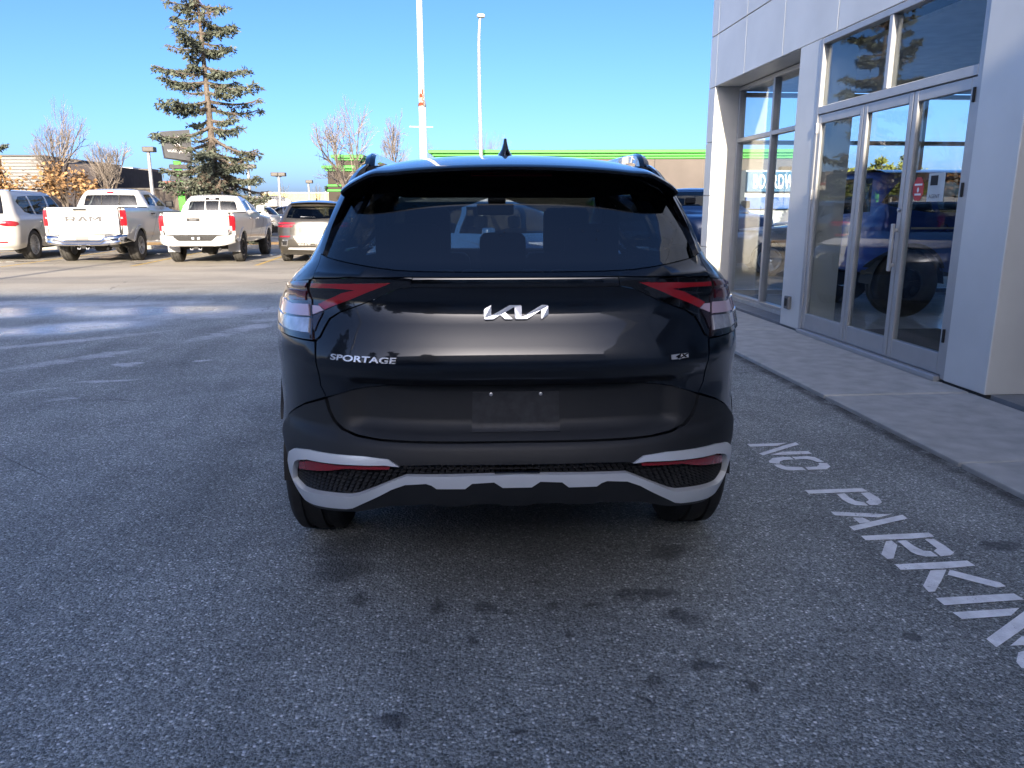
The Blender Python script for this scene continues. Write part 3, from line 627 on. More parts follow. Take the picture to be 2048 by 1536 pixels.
KIA=dict(
 w=[(.28,.83),(.40,.86),(.52,.895),(.58,.912),(.70,.930),(.85,.932),(1.0,.922),(1.08,.908),(1.14,.880),(1.185,.82),(1.26,.735),(1.36,.690),(1.486,.622),(1.55,.58),(1.60,.52)],
 yr=[(.28,.14),(.36,.085),(.44,.035),(.51,.008),(.58,0.),(.64,.012),(.68,.045),(.72,.05),(.80,.055),(.855,.05),(.92,.016),(.95,.022),(1.02,.048),(1.09,.076),(1.12,.08),(1.165,.074),(1.20,.066),(1.215,.088),(1.26,.135),(1.36,.235),(1.48,.36),(1.55,.435),(1.60,.82)],
 yf=[(.28,4.5),(.45,4.62),(.7,4.66),(.85,4.6),(.93,4.45),(.99,4.1),(1.05,3.55),(1.09,3.3),(1.2,3.08),(1.35,2.75),(1.5,2.36),(1.57,2.1),(1.60,1.9)],
 Rr=[(.28,.66),(.40,.72),(.52,.86),(.7,1.0),(1.1,1.0),(1.2,.72),(1.3,.5),(1.6,.42)],
 Rf=[(.28,.7),(.9,.7),(1.05,.6),(1.2,.5),(1.6,.45)])
# ------------------------------------------------------------------ the black SUV in front of the camera
def full(left): return left + [(-u, z) for u, z in reversed(left) if abs(u) > 1e-6]
def arcp(sh, yc, zc, r, z_lo, n=16, sgn=-1):
    """wheel-arch opening as (u,z) points from the rear foot over the top to the front foot"""
    a0 = math.asin(max(-1, min(1, (z_lo - zc) / r))); out = []
    for i in range(n + 1):
        a = math.pi - a0 + (2 * a0 - math.pi) * i / n
        y, z = yc + r * math.cos(a), zc + r * math.sin(a); out.append((sgn * sh.Uy(y, z), z))
    return out
def yz(sh, pts, sgn=-1): return [(sgn * sh.Uy(y, z), z) for y, z in pts]
def emboss(o, sh, cx, cz, off=.001):
    for v in o.data.vertices:
        x, z = cx + v.co.x, cz + v.co.y; u = sh.Ux(x, z); P = sh.P(u, z); n = sh.N(u, z); d = off + v.co.z
        v.co = (P[0] + n[0] * d, P[1] + n[1] * d, P[2] + n[2] * d)
    o.data.update()
def build_suv():
    K = Shell(**KIA, n=2.9, nf=3., disp=kia_disp); U = K.U; Lf = K.Lf
    t = thing('parked_suv', 'black sport utility vehicle seen from behind, standing beside the NO PARKING lettering', 'suv', (.213, 2.40, 0), R(-2.0))
    arch_r = arcp(K, .97, .36, .405, .33); arch_f = arcp(K, 3.70, .36, .405, .33)
    qw = yz(K, [(.80, 1.335), (1.05, 1.25), (1.27, 1.23), (1.27, 1.46), (1.02, 1.45)])
    rw = yz(K, [(1.34, 1.225), (2.12, 1.20), (2.12, 1.51), (1.34, 1.49)])
    fwn = yz(K, [(2.20, 1.195), (2.98, 1.17), (2.72, 1.33), (2.42, 1.50), (2.20, 1.515)])
    side = [(-.918, 1.265), (-.935, 1.308), (-.948, 1.361), (-.988, 1.46), (-1.003, 1.54), (-1.0, 1.60), (-U, 1.60),
            (-U, 1.565), (-(U - .66 * Lf), 1.565), (-(U - .80 * Lf), 1.12), (-U, 1.12), (-U, .30)]
    side += [(-(U - Lf * .9), .33)] + list(reversed(arch_f)) + [(p[0], .36) for p in yz(K, [(2.9, .36), (1.7, .36)])] + [p for p in reversed(arch_r) if p[1] < .56 and p[0] < -K.Uy(.97, .5)] + [p for p in reversed(arch_r) if p[1] >= .56]
    side += [(-1.025, .575), (-.924, .641), (-.874, .675), (-.819, .708), (-.742, .748), (-.684, .770), (-.642, .787), (-.663, .824), (-.670, .908), (-.679, .977),
             (-.725, .976), (-.812, .975), (-.92, .977), (-.97, .996), (-1.006, 1.031), (-1.026, 1.08), (-1.016, 1.124), (-.966, 1.154), (-.867, 1.172), (-.801, 1.181), (-.803, 1.191)]
    hl = [qw, rw, fwn]
    skin('body', K, both(side), m_black, t, 0, .014, .055, .03, hl + [mir(h) for h in hl])
    for h in hl:
        for q in both(h): skin('side_window', K, [q], g_priv, t, -.006, 0, .08, .05)
    ring_cap(K, 1.60, .044, 200, 32).build('roof', m_black, t, True)
    # glass, fins, spoiler
    gb = [(0, 1.219), (-.19, 1.219), (-.344, 1.220), (-.455, 1.223), (-.54, 1.229), (-.711, 1.244), (-.860, 1.256), (-.876, 1.29), (-.886, 1.357), (-.896, 1.42), (-.918, 1.50), (-.935, 1.565), (0, 1.565)]
    rg = skin('rear_window', K, [full(gb)], g_rear, t, 0, 0, .03, .03)
    skin('high_brake_lamp', K, [full([(0, 1.5335), (-.21, 1.5335), (-.22, 1.530), (-.215, 1.526), (0, 1.526)])], m_redd, rg, .006, .004, .05, .03)
    rngw = random.Random(4); bd = MB()
    for i in range(70):      # dried water spots
        u = rngw.uniform(-.1, .85) if i < 45 else rngw.uniform(-.8, .8); z = rngw.uniform(1.30, 1.47); r = rngw.uniform(.0006, .0022)
        P = K.P(u, z); n = Vector(K.N(u, z)); e = n.orthogonal().normalized(); g = n.cross(e); c = Vector(P) + n * .0015
        bd.add([c + (e * math.cos(a) + g * math.sin(a)) * r for a in (0, 1.05, 2.1, 3.14, 4.19, 5.24)], [(0, 1, 2, 3, 4, 5)])
    w_ = bd.build('water_spots', m_dark, rg); w_['kind'] = 'stuff'
    fin = [(-.864, 1.258), (-.915, 1.263), (-.932, 1.308), (-.945, 1.361), (-.985, 1.46), (-1.0, 1.575), (-.931, 1.575), (-.916, 1.50), (-.895, 1.42), (-.885, 1.357), (-.875, 1.29)]
    for q in both(fin): skin('pillar_fin', K, [q], m_gloss, t, .010, .02, .03, .02, offf=lambda u, z: .014 * max(0, min(1, (z - 1.27) / .2)))
    rows = []; xs = [i / 80 * 2 - 1 for i in range(81)]; spz = pch([(.325, 1.5625), (.40, 1.577), (.55, 1.600), (.70, 1.616), (.86, 1.627), (1.02, 1.633)])
    for yy, zz in [(1.02 - .695 * i / 30, spz(1.02 - .695 * i / 30)) for i in range(31)] + [(.312, 1.556), (.316, 1.547), (.36, 1.540), (.46, 1.532), (.58, 1.55)]:
        row = []
        for x in xs:
            a = abs(x); dr = -.035 * a ** 2 - .045 * a ** 8; bump = .007 * math.exp(-((a - .80) / .07) ** 2) * max(0, min(1, (.55 - yy) / .15))
            row.append((x * (.605 - .03 * max(0, min(1, (yy - .45) / .3))), yy + .07 * a ** 3 + .05 * a ** 10, zz + dr + bump))
        rows.append(row)
    MB().grid(rows).build('roof_spoiler', m_black, t, True)
    tg = [(0, 1.216), (-.19, 1.216), (-.344, 1.217), (-.455, 1.220), (-.54, 1.226), (-.711, 1.241), (-.837, 1.252), (-.905, 1.260), (-.795, 1.187), (-.612, 1.198), (-.383, 1.204), (0, 1.204)]
    gate = skin('tailgate', K, [full(tg), full([(0, 1.169), (-.37, 1.169), (-.411, 1.160), (-.469, 1.126), (-.538, 1.096), (-.587, 1.077), (-.621, 1.053), (-.637, 1.022), (-.651, .994), (-.668, .981), (-.664, .908), (-.657, .824), (-.637, .787),
            (-.588, .804), (-.539, .820), (-.492, .828), (-.441, .837), (-.291, .848), (0, .848)])], m_black, t, 0, .02, .022, .02)
    skin('lower_tailgate_panel', K, [full([(0, .8455), (-.291, .8455), (-.441, .8345), (-.492, .8255), (-.539, .8175), (-.588, .8015), (-.633, .783), (-.624, .746), (-.604, .711), (-.573, .687), (-.522, .673), (-.445, .667), (-.354, .666), (0, .667)])], m_matte, gate, 0, .02, .022, .02)
    lb = skin('light_bar', K, [full([(0, 1.200), (-.372, 1.200), (-.363, 1.1715), (0, 1.1715)])], m_gloss, gate, .003, .02, .03, .02)
    # licence plate recess, its dusty mark and two screws
    skin('plate_mount', K, [full([(0, .822), (-.139, .822), (-.1415, .755), (-.143, .69), (0, .69)])], M('dusty plate mount', (.026, .027, .030), .5, 0, 0, .4, .28, 40, .05, 300), gate, .0025, .003, .03, .03)
    for x in (-.083, .083):
        y = K.P(x, .814)[1]; MB().lathe([(.006, 0), (.006, -.004), (.0035, -.005), (.0032, -.002), (0.0005, -.002)], 14, 'y', (x, y - .001, .814)).build('screw', m_screw, gate)
    # lamps
    LO = [(-.800, 1.176), (-.867, 1.167), (-.963, 1.149), (-1.012, 1.121), (-1.021, 1.08), (-1.001, 1.033), (-.966, 1.0), (-.92, .982), (-.812, .980), (-.725, .981), (-.683, .983), (-.692, 1.046), (-.718, 1.11)]
    LI = [(-.788, 1.182), (-.612, 1.194), (-.375, 1.2), (-.366, 1.174), (-.411, 1.163), (-.469, 1.129), (-.538, 1.099), (-.587, 1.08), (-.623, 1.057), (-.640, 1.025), (-.654, .997), (-.671, .985), (-.683, 1.046), (-.709, 1.11)]
    sq = lambda pts, cu, cz, k: [(cu + (u - cu) * k, cz + (z - cz) * k) for u, z in pts]
    for s_ in (1, -1):
        f = (lambda p: p) if s_ > 0 else mir
        l1 = skin('tail_lamp', K, [f(LO)], m_smoke, t, .006, .025, .025, .02)
        skin('lamp_bezel', K, [f([(-.69, .985), (-.725, .983), (-.812, .982), (-.92, .984), (-.968, 1.004), (-.99, 1.025), (-.93, 1.002), (-.812, .995), (-.725, .996), (-.692, .998)])], m_gloss, l1, .010, .01, .03, .02)
        skin('reversing_lamp', K, [f([(-.70, 1.003), (-.81, 1.000), (-.92, 1.008), (-.965, 1.025), (-.975, 1.045), (-.90, 1.040), (-.80, 1.043), (-.703, 1.050)])], m_lampw, l1, .011, .006, .03, .02)
        skin('turn_lens', K, [f([(-.706, 1.056), (-.80, 1.050), (-.90, 1.048), (-.985, 1.056), (-1.005, 1.085), (-.93, 1.092), (-.82, 1.086), (-.722, 1.094)])], m_lampp, l1, .011, .006, .03, .02)
        skin('stop_lens', K, [f([(-.745, 1.106), (-.83, 1.098), (-.90, 1.101), (-.905, 1.134), (-.83, 1.140), (-.757, 1.141)])], m_redd, l1, .011, .006, .03, .02)
        skin('marker_lens', K, [f([(-.775, 1.150), (-.862, 1.147), (-.94, 1.138), (-.945, 1.143), (-.866, 1.159), (-.788, 1.167)])], m_redd, l1, .011, .006, .03, .02)
        l2 = skin('tailgate_lamp', K, [f(LI)], m_gloss, gate, .005, .02, .025, .02)
        skin('boomerang_lens', K, [f([(-.765, 1.167), (-.600, 1.178), (-.445, 1.1845), (-.482, 1.162), (-.560, 1.121), (-.644, 1.082), (-.677, 1.097), (-.640, 1.119), (-.596, 1.145), (-.552, 1.157), (-.640, 1.158), (-.744, 1.153)])], m_red, l2, .009, .005, .025, .015)
        skin('corner_lens', K, [f([(-.703, 1.092), (-.672, 1.093), (-.648, 1.080), (-.692, 1.062)])], m_lampp, l2, .009, .005, .03, .015)
        skin('housing_trim', K, [f([(-.690, 1.058), (-.650, 1.076), (-.652, 1.066), (-.664, 1.040), (-.674, 1.010), (-.682, 1.02)])], m_smoke, l2, .009, .005, .03, .015)
    # badges
    kp = [(215, 365), (240, 330), (388, 240), (388, 515), (830, 240), (1085, 240), (1112, 262), (1115, 550), (1590, 240), (1720, 240), (1750, 265), (1752, 490), (1595, 600), (1580, 590), (1578, 365), (1240, 598), (975, 600), (950, 575), (940, 285), (720, 425), (890, 600), (715, 600), (600, 492), (435, 600), (240, 605), (217, 580)]
    def onb(x, z, d):
        u = K.Ux(x, z); P = K.P(u, z); n = K.N(u, z); return tuple(P[i] + n[i] * d for i in range(3))
    fo = [((a - 984) / 1535 * .208, 1.1125 - (b - 240) / 365 * .0475) for a, b in kp]
    bb = MB(); bb.prism(fo, onb, .012, .001); bb.build('maker_emblem', m_badge, gate)
    tx = text_obj('model_lettering', 'SPORTAGE', m_badge, gate, .0262, Matrix.Identity(4), .003, 1.72, .12, 1.02, .0006); emboss(tx, K, -.503, .9365, .0022)
    pb = MB(); pb.prism([(-.032, .0065), (.031, .0075), (.0325, -.007), (.003, -.008), (-.003, -.011), (-.006, -.0085), (-.0315, -.0085)], lambda a, b, d: onb(.549 + a, .9355 + b, d), .005, .001)
    ab = pb.build('drive_badge', m_badge, gate)
    tx = text_obj('drive_lettering', '4X', m_gloss, ab, .0165, Matrix.Identity(4), .002, 2.0, .3, 1.1, .0008); emboss(tx, K, .551, .9352, .0058)
    # bumper, grille, silver guard
    op = [(0, .597), (-.25, .597), (-.36, .592), (-.40, .588), (-.428, .590), (-.733, .566), (-.794, .550), (-.826, .535), (-.897, .478), (-.945, .434), (-.85, .422), (-.80, .428), (-.586, .457), (-.553, .468), (-.398, .541), (-.363, .556), (0, .565)]
    bp = [(0, .659), (-.354, .657), (-.445, .658), (-.525, .664), (-.578, .679), (-.610, .705), (-.631, .744), (-.640, .778), (-.684, .762), (-.742, .740), (-.819, .700), (-.874, .667), (-.924, .633), (-1.02, .567)]
    bp += [p for p in arch_r if p[1] <= .56 and p[0] > -K.Uy(.97, .5)][::-1] + [(-.90, .338), (-.79, .350), (-.585, .389), (-.449, .434), (-.294, .451), (-.263, .442), (-.177, .445), (-.152, .453), (-.062, .452), (-.045, .444), (0, .444)]
    bump = skin('rear_bumper', K, [full(bp)], m_matte, t, .006, .03, .028, .022, [full(op)])
    skin('grille_backing', K, [full([(u, z) for u, z in op])], m_gloss, bump, -.035, 0, .05, .03)
    gm = MB()
    for r_ in range(12):
        z = .432 + r_ * .0150
        for c in range(-46, 47):
            u = (c + (.5 if r_ % 2 else 0)) * .0215
            if not inside((u, z), full(op)) or not inside((u + .006, z + .004), full(op)) or not inside((u - .008, z), full(op)): continue
            q = []
            for du, dz, d in ((-.0086, .0, -.012), (-.0062, .0034, -.006), (.0062, .0034, -.006), (.0086, 0, -.012), (.0062, -.0034, -.006), (-.0062, -.0034, -.006)):
                P = K.P(u + du, z + dz); n = K.N(u + du, z + dz); q.append(tuple(P[i] + n[i] * d for i in range(3)))
            for du, dz, d in ((-.0086, .0, -.034), (-.0062, .0034, -.034), (.0062, .0034, -.034), (.0086, 0, -.034), (.0062, -.0034, -.034), (-.0062, -.0034, -.034)):
                P = K.P(u + du, z + dz); n = K.N(u + du, z + dz); q.append(tuple(P[i] + n[i] * d for i in range(3)))
            gm.add(q, [(0, 1, 2, 3), (0, 3, 4, 5)] + [(i, i + 6, (i + 1) % 6 + 6, (i + 1) % 6) for i in range(6)])
    g_ = gm.build('grille_mesh', M('grille plastic', (.03, .031, .034), .4, 0, 0, .5, .1), bump, fix=False); g_['kind'] = 'stuff'
    so = [(-.381, .588), (-.416, .609), (-.497, .612), (-.724, .599), (-.803, .585), (-.858, .560), (-.918, .510), (-.962, .452), (-.945, .418), (-.905, .386), (-.875, .368), (-.80, .374), (-.62, .405), (-.590, .414), (-.42, .508), (-.369, .529), (-.299, .536), (-.281, .530), (-.266, .518), (-.172, .519), (-.148, .538), (-.076, .542), (-.048, .522), (0, .522)]
    si = [(0, .568), (-.363, .559), (-.398, .544), (-.553, .471), (-.586, .460), (-.80, .431), (-.848, .426), (-.94, .436), (-.895, .478), (-.826, .535), (-.794, .550), (-.733, .566), (-.428, .590)]
    ring = so + si; ring = ring[:-1] + [si[-1]]
    skin('skid_guard', K, [so + si[0:] + [(u * -1, z) for u, z in reversed(si[1:])] + [(-u, z) for u, z in reversed(so[:-1])]] if False else [so[:] + si[:], mir(so[:] + si[:])], m_silver, bump, .016, .022, .022, .016)
    rf = [(-.816, .5335), (-.733, .558), (-.412, .586), (-.418, .575), (-.581, .560), (-.654, .540), (-.836, .503)]
    for q in both(rf): skin('reflector', K, [q], m_refl, bump, .004, .02, .03, .02)
    MB().bbox((-.075, -.012, .5675), (.075, .02, .5755), .004).build('hitch_cover', m_gloss, bump)
    # lower door cladding and arch trims
    sill = yz(K, [(1.42, .50), (3.25, .50), (3.25, .36), (1.42, .36)])
    for q in both(sill): skin('sill_cladding', K, [q], m_matte, t, .010, .014, .08, .05)
    for yc in (.97, 3.70):
        o_ = arcp(K, yc, .36, .47, .33); i_ = arcp(K, yc, .36, .40, .33)
        if yc < 2: o_ = [p for p in o_ if p[0] < -K.Uy(.80, .45) or p[1] > .60]; 
        i_ = i_ if yc > 2 else [p for p in i_ if p[0] < -K.Uy(.86, .45) or p[1] > .60]
        for q in both(o_ + i_[::-1]): skin('arch_trim', K, [q], m_matte, t, .010, .02, .06, .03)
    # roof rails, antenna
    for s_ in (-1, 1):
        mb = MB(); path = [(.66, 1.560), (.70, 1.588), (.77, 1.610), (.90, 1.620), (1.3, 1.632), (1.9, 1.636), (2.25, 1.622), (2.36, 1.604), (2.42, 1.58)]; rows = []
        for y, z in path:
            x = .525 + .03 * math.sin((y - .6) / 1.9 * math.pi); h = .018
            rows.append([(s_ * (x + a), y, z + b) for a, b in ((-.022, -h), (-.018, h * .6), (0, h), (.02, h * .4), (.024, -h), (-.022, -h))])
        mb.grid(rows); mb.build('roof_rail', m_silver if False else m_black, t, True)
    rows = []
    for zf, wd, l0, l1 in ((0, .046, -.085, .075), (.3, .030, -.06, .075), (.55, .016, -.02, .070), (.8, .009, .015, .064), (1., .006, .034, .058)):
        rows.append([(wd * math.cos(a) if abs(math.cos(a)) > .01 else 0, 1.02 + (l0 + l1) / 2 * -1 + (l1 - l0) / 2 * math.sin(a), 1.612 + zf * .090) for a in [i / 16 * 2 * math.pi for i in range(17)]])
    fb = MB().grid(rows); fb.add(rows[-1][:-1], [tuple(range(16))]); fb.build('shark_fin_antenna', m_gloss, t, True)
    # underside and cabin
    MB().bbox((-.78, .72, .20), (.78, 4.35, .32), .03).build('underbody', m_under, t)
    MB().bbox((-.62, .16, .46), (.62, .32, .62), .02).build('bumper_beam', m_under, t)
    for yc in (.97, 3.70):
        for s_ in (-1, 1):
            mb = MB(); rows = [[(s_ * x, yc + .43 * math.cos(a), .36 + .43 * math.sin(a)) for x in (.60, .90)] for a in [i / 14 * math.pi for i in range(15)]]
            mb.grid(rows); mb.build('wheel_liner', m_dark, t, True)
    wheels(t, .928, (.97, 3.70), .362, .235, .235, 'five', m_alloyd)
    for x0, x1 in ((-.60, -.22), (-.21, .21), (.22, .60)):
        MB().bbox((x0, 1.22, .55), (x1, 1.40, 1.13), .05, 3).build('rear_seat', m_intr, t, True)
    for x, w_, z1 in ((-.42, .25, 1.345), (.0, .22, 1.305), (.42, .25, 1.345)):
        MB().bbox((x - w_ / 2, 1.27, 1.12), (x + w_ / 2, 1.37, z1), .045, 3).build('headrest', m_intr, t, True)
    for x in (-.41, .41):
        MB().bbox((x - .25, 2.15, .45), (x + .25, 2.38, 1.16), .07, 3).build('front_seat', m_intr, t, True)
        MB().bbox((x - .135, 2.2, 1.14), (x + .135, 2.32, 1.42), .05, 3).build('headrest', m_intr, t, True)
    MB().bbox((-.62, .42, .60), (.62, 1.2, .70), .02).build('cargo_floor', m_intr, t)
    MB().bbox((-.66, 3.02, .7), (.66, 3.3, 1.135), .06, 3).build('dashboard', m_intr, t, True)
    MB().bbox((-.54, .62, 1.475), (.54, 2.18, 1.575), .02).build('headliner', m_intr, t)
    MB().bbox((-.12, 2.46, 1.375), (.11, 2.5, 1.445), .015).build('rear_view_mirror', m_dark, t)
    MB().bbox((-.05, 2.44, 1.44), (.06, 2.58, 1.53), .015).build('mirror_bracket', m_dark, t)
    for s_ in (-1, 1):
        MB().bbox((s_ * .60, 2.06, .9), (s_ * .70, 2.24, 1.5), .03).build('door_pillar', m_intr, t)
        mb = MB(); mb.bbox((s_ * .93, 2.88, 1.10), (s_ * 1.10, 3.0, 1.24), .04, 3); mb.build('door_mirror', m_black, t, True)
    ws = [(U, 1.56), (U - .655 * Lf, 1.56), (U - .795 * Lf, 1.125), (U, 1.125)]
    skin('windscreen', K, [ws, mir(ws)], g_clear, t, -.004, 0, .1, .06)
    return t
build_suv()
# ------------------------------------------------------------------ other vehicles
def rear_poly(sh, pts): return [(sh.Ux(x, z), z) for x, z in pts]
def flare(sh, t, yc, zc, r0, r1, zlo, mat, name='arch_flare', off=.016):
    for q in both(arcp(sh, yc, zc, r1, zlo) + arcp(sh, yc, zc, r0, zlo)[::-1]): skin(name, sh, [q], mat, t, off, .03, .07, .05)
def seam(sh, t, pts, w=.007):
    a = [(-(sh.Uy(y - w, z)), z) for y, z in pts]; b = [(-(sh.Uy(y + w, z)), z) for y, z in pts]
    for q in both(a + b[::-1]): skin('door_seam', sh, [q], m_gap, t, .0015, 0, .2, .08)
def pickup(label, loc, rz, L, W, H, bt, bed, paint, glass, tyre, rims, trim, flap=False, group=None, cab_end=None):
    h = W / 2; t = thing('pickup_truck', label, 'pickup truck', loc, rz, group); r, tw, rr, st = tyre; ra = 1.22 if L > 5.7 else 1.13; fa = L - .95; ce = cab_end or L - 1.72
    B = Shell([(.50, h * .955), (.62, h * .985), (.85, h), (1.10, h), (bt - .10, h * .985), (bt, h * .955)],
              [(.50, .20), (.70, .17), (bt - .05, .15), (bt, .165)],
              [(.50, L - .12), (.75, L), (1.0, L - .02), (bt - .22, L - .10), (bt - .14, L - .40), (bt - .09, ce + .25), (bt, ce)],
              [(.5, .13), (bt, .15)], [(.5, .5), (bt, .45)], 3.2, 3.)
    u0 = B.Ux(h - .155, 1.0); za = .52; ar = arcp(B, ra, r, r + .075, za); af = arcp(B, fa, r, r + .075, za)
    out = [(-u0, bt), (-B.U, bt), (-B.U, .50), (-(B.U - B.Lf * .8), .50)] + [p for p in reversed(af)] + [p for p in yz(B, [(2.9, .50), (2.0, .50)])] + [p for p in reversed(ar)] + [(-B.Uy(.42, .60), .60), (-u0 - .02, .72)]
    skin('body', B, both(out), paint, t, 0, .05, .08, .05)
    # bed
    MB().box((-h * .90, .2, .74), (h * .90, bed + .2, .80)).build('bed_floor', m_dark, t)
    for s_ in (-1, 1):
        MB().box((s_ * h * .84, .2, .8), (s_ * h * .90, bed + .2, bt - .01)).build('bed_inner_wall', m_dark, t)
        MB().bbox((s_ * h * .84, .19, bt - .012), (s_ * h * .965, bed + .2, bt + .012), .006, 1).build('bed_rail_cap', m_dark, t)
    MB().box((-h * .9, bed + .14, .6), (h * .9, bed + .2, bt)).build('bed_front_wall', paint, t)
    zb = .74; xg = h - .165
    tgp = MB(); rows = []
    for z, y in ((zb, .135), (zb + .06, .115), (zb + .16, .105), (zb + .19, .118), (bt - .16, .118), (bt - .10, .122), (bt - .03, .112), (bt - .005, .125), (bt, .15), (bt - .01, .20), (zb, .20)):
        rows.append([(x * xg, y - .022 * (1 - x * x), z) for x in [i / 10 - 1 for i in range(21)]])
    tgp.grid(rows); tg = tgp.build('tailgate', paint, t, True)
    # cab
    zc = H - .06
    Cb = Shell([(bt - .02, h * .955), (bt + .06, h * .915), ((bt + zc) / 2, h * .83), (zc - .10, h * .755), (zc - .03, h * .71), (zc, h * .66)],
               [(bt - .02, bed + .24), (bt + .05, bed + .25), (zc - .06, bed + .36), (zc, bed + .44)],
               [(bt - .02, ce), (bt + .05, ce - .12), (zc - .05, ce - .86), (zc, ce - 1.05)], [(bt, .22), (zc, .2)], [(bt, .35), (zc, .3)], 3.6, 3.2)
    rw = rear_poly(Cb, [(0, bt + .045), (-.72 * h / 1.03, bt + .045), (-.665 * h / 1.03, zc - .17), (-.63 * h / 1.03, zc - .135), (0, zc - .125)])
    y0 = bed + .42; mid = (y0 + ce) / 2 - .25
    w1 = yz(Cb, [(y0 + .1, bt + .06), (mid - .04, bt + .04), (mid - .04, zc - .10), (y0 + .16, zc - .12)]); w2 = yz(Cb, [(mid + .04, bt + .04), (ce - .50, bt + .03), (ce - .86, (bt + zc) / 2 + .02), (ce - 1.22, zc - .10), (mid + .04, zc - .10)])
    U, Lf = Cb.U, Cb.Lf; ws = [(-U, zc - .06), (-(U - .66 * Lf), zc - .06), (-(U - .70 * Lf), bt + .06), (-U, bt + .06)]
    co = [(0, bt - .02)] + rw + [(0, zc), (-U, zc)] + ws + [(-U, bt - .02)]
    skin('cab', Cb, both(co), paint, t, 0, .03, .09, .05, [w1, w2, mir(w1), mir(w2)])
    ring_cap(Cb, zc, .045, 60, 5).build('roof', paint, t, True)
    b_ = skin('rear_window', Cb, [rw + [(-u, z) for u, z in reversed(rw[1:-1])]], glass, t, -.008, 0, .1, .06)
    cw = .235 if L > 5.7 else .185
    for x in (-cw, cw):
        q = rear_poly(Cb, [(x - .012, bt + .045), (x + .012, bt + .045), (x + .012, zc - .127), (x - .012, zc - .127)]); skin('window_bar', Cb, [q], m_dark if L > 5.7 else m_frame, b_, .0, .01, .08, .05)
    for w_ in (w1, w2):
        for q in both(w_): skin('side_window', Cb, [q], glass, t, -.008, 0, .1, .06)
    skin('windscreen', Cb, [[p for p in ws], mir(ws)], glass, t, -.008, 0, .1, .06)
    bl = skin('high_brake_lamp', Cb, [rear_poly(Cb, [(-.19, zc - .105), (.19, zc - .105), (.175, zc - .045), (-.175, zc - .045)])], m_dark if L < 5.7 else m_lampw, t, .012, .015, .06, .04)
    skin('lamp_lens', Cb, [rear_poly(Cb, [(-.085, zc - .095), (.085, zc - .095), (.08, zc - .055), (-.08, zc - .055)])], m_red if L > 5.7 else m_lampw, bl, .018, .008, .06, .04)
    MB().box((-h * .8, bed + .6, .55), (h * .8, ce - .3, .62)).build('cab_floor', m_dark, t)
    for x in (-.42, .42):
        for y in (bed + 1.05, bed + 1.95):
            MB().bbox((x - .26, y, .8), (x + .26, y + .16, bt + .10), .06).build('seat', m_intr, t); MB().bbox((x - .13, y + .03, bt + .1), (x + .13, y + .12, bt + .26), .04).build('headrest', m_intr, t)
    MB().bbox((-h * .8, ce - .55, .9), (h * .8, ce - .2, bt - .02), .05).build('dashboard', m_intr, t)
    # tail lamps
    for s_ in (1, -1):
        f = (lambda p: p) if s_ > 0 else mir
        zt = bt - .07; zl = zt - .40; uu = lambda x, z: B.Ux(x, z)
        if L > 5.7:
            q = [(-uu(h - .150, zl), zl), (-uu(h - .150, zt), zt), (-uu(h - .03, zt), zt), (-uu(h - .03, zt) - .05, zt - .02), (-uu(h - .03, zl) - .09, zl + .01), (-uu(h - .03, zl), zl)]
            l = skin('tail_lamp', B, [f(q)], m_red, t, .012, .03, .05, .03)
            zm = (zt + zl) / 2; ua = uu(h - .125, zm); skin('clear_lens', B, [f([(-ua, zm - .02), (-ua, zm + .025), (-ua - .07, zm + .025), (-ua - .07, zm - .02)])], m_lampw, l, .016, .006, .05, .03)
        else:
            q = [(-uu(h - .145, zl), zl), (-uu(h - .145, zt - .02), zt - .02), (-uu(h - .12, zt), zt), (-uu(h - .05, zt), zt - .01), (-uu(h - .03, zt) - .06, zt - .06), (-uu(h - .03, zl) - .05, zl + .02)]
            l = skin('tail_lamp', B, [f(q)], m_red, t, .016, .03, .05, .03)
            ua = uu(h - .135, zl + .06); skin('clear_lens', B, [f([(-ua, zl + .01), (-ua, zl + .13), (-ua - .09, zl + .13), (-ua - .09, zl + .01)])], m_lampw, l, .020, .006, .05, .03)
    # bumper
    xo = h - .01
    bm_ = MB(); rows = []
    zt_ = pch([(0, .60), (h * .40, .60), (h * .58, .715), (xo, .735)]); zl_ = pch([(0, .455), (h * .45, .455), (h * .8, .485), (xo, .53)])
    for i in range(49):
        x = -xo + 2 * xo * i / 48; a_ = abs(x); zt2, zl2 = zt_(a_), zl_(a_); dy = .30 * max(0, (a_ - h * .62) / (h * .38)) ** 2.4; hh = zt2 - zl2
        rows.append([(x, y + dy, z) for y, z in ((.08, zt2), (-.06, zt2), (-.105, zt2 - hh * .12), (-.125, zt2 - hh * .35), (-.11, zt2 - hh * .55), (-.13, zt2 - hh * .75), (-.10, zl2 + .01), (-.05, zl2), (.08, zl2))])
    bm_.grid(rows); bo = bm_.build('rear_bumper', trim, t, True)
    MB().bbox((-h * .56, -.085, .60), (h * .56, .10, .725), .02).build('step_pad', m_dark if L < 5.7 else M('brushed step', (.34, .34, .33), .4, .4), bo)
    MB().bbox((-.155, -.10, .615), (.155, -.084, .71), .006).build('plate', M('dull plate holder', (.16, .16, .16), .5) if L > 5.7 else m_dark, bo)
    if L < 5.7:
        for x in (-.04, .10): MB().bbox((x - .035, -.115, .635), (x + .03, -.10, .69), .004).build('plate_tape', m_badge, bo)
    hr = MB(); hr.bbox((-.06, -.06, .385), (.06, .3, .455), .01); hr.build('hitch_receiver', m_dark, t)
    for x in (-.10, .11):
        MB().tube([(x - .03, -.07, .41), (x - .03, -.09, .38), (x + .03, -.09, .38), (x + .03, -.07, .41)], .012, 6).build('chain_loop', m_badge, t)
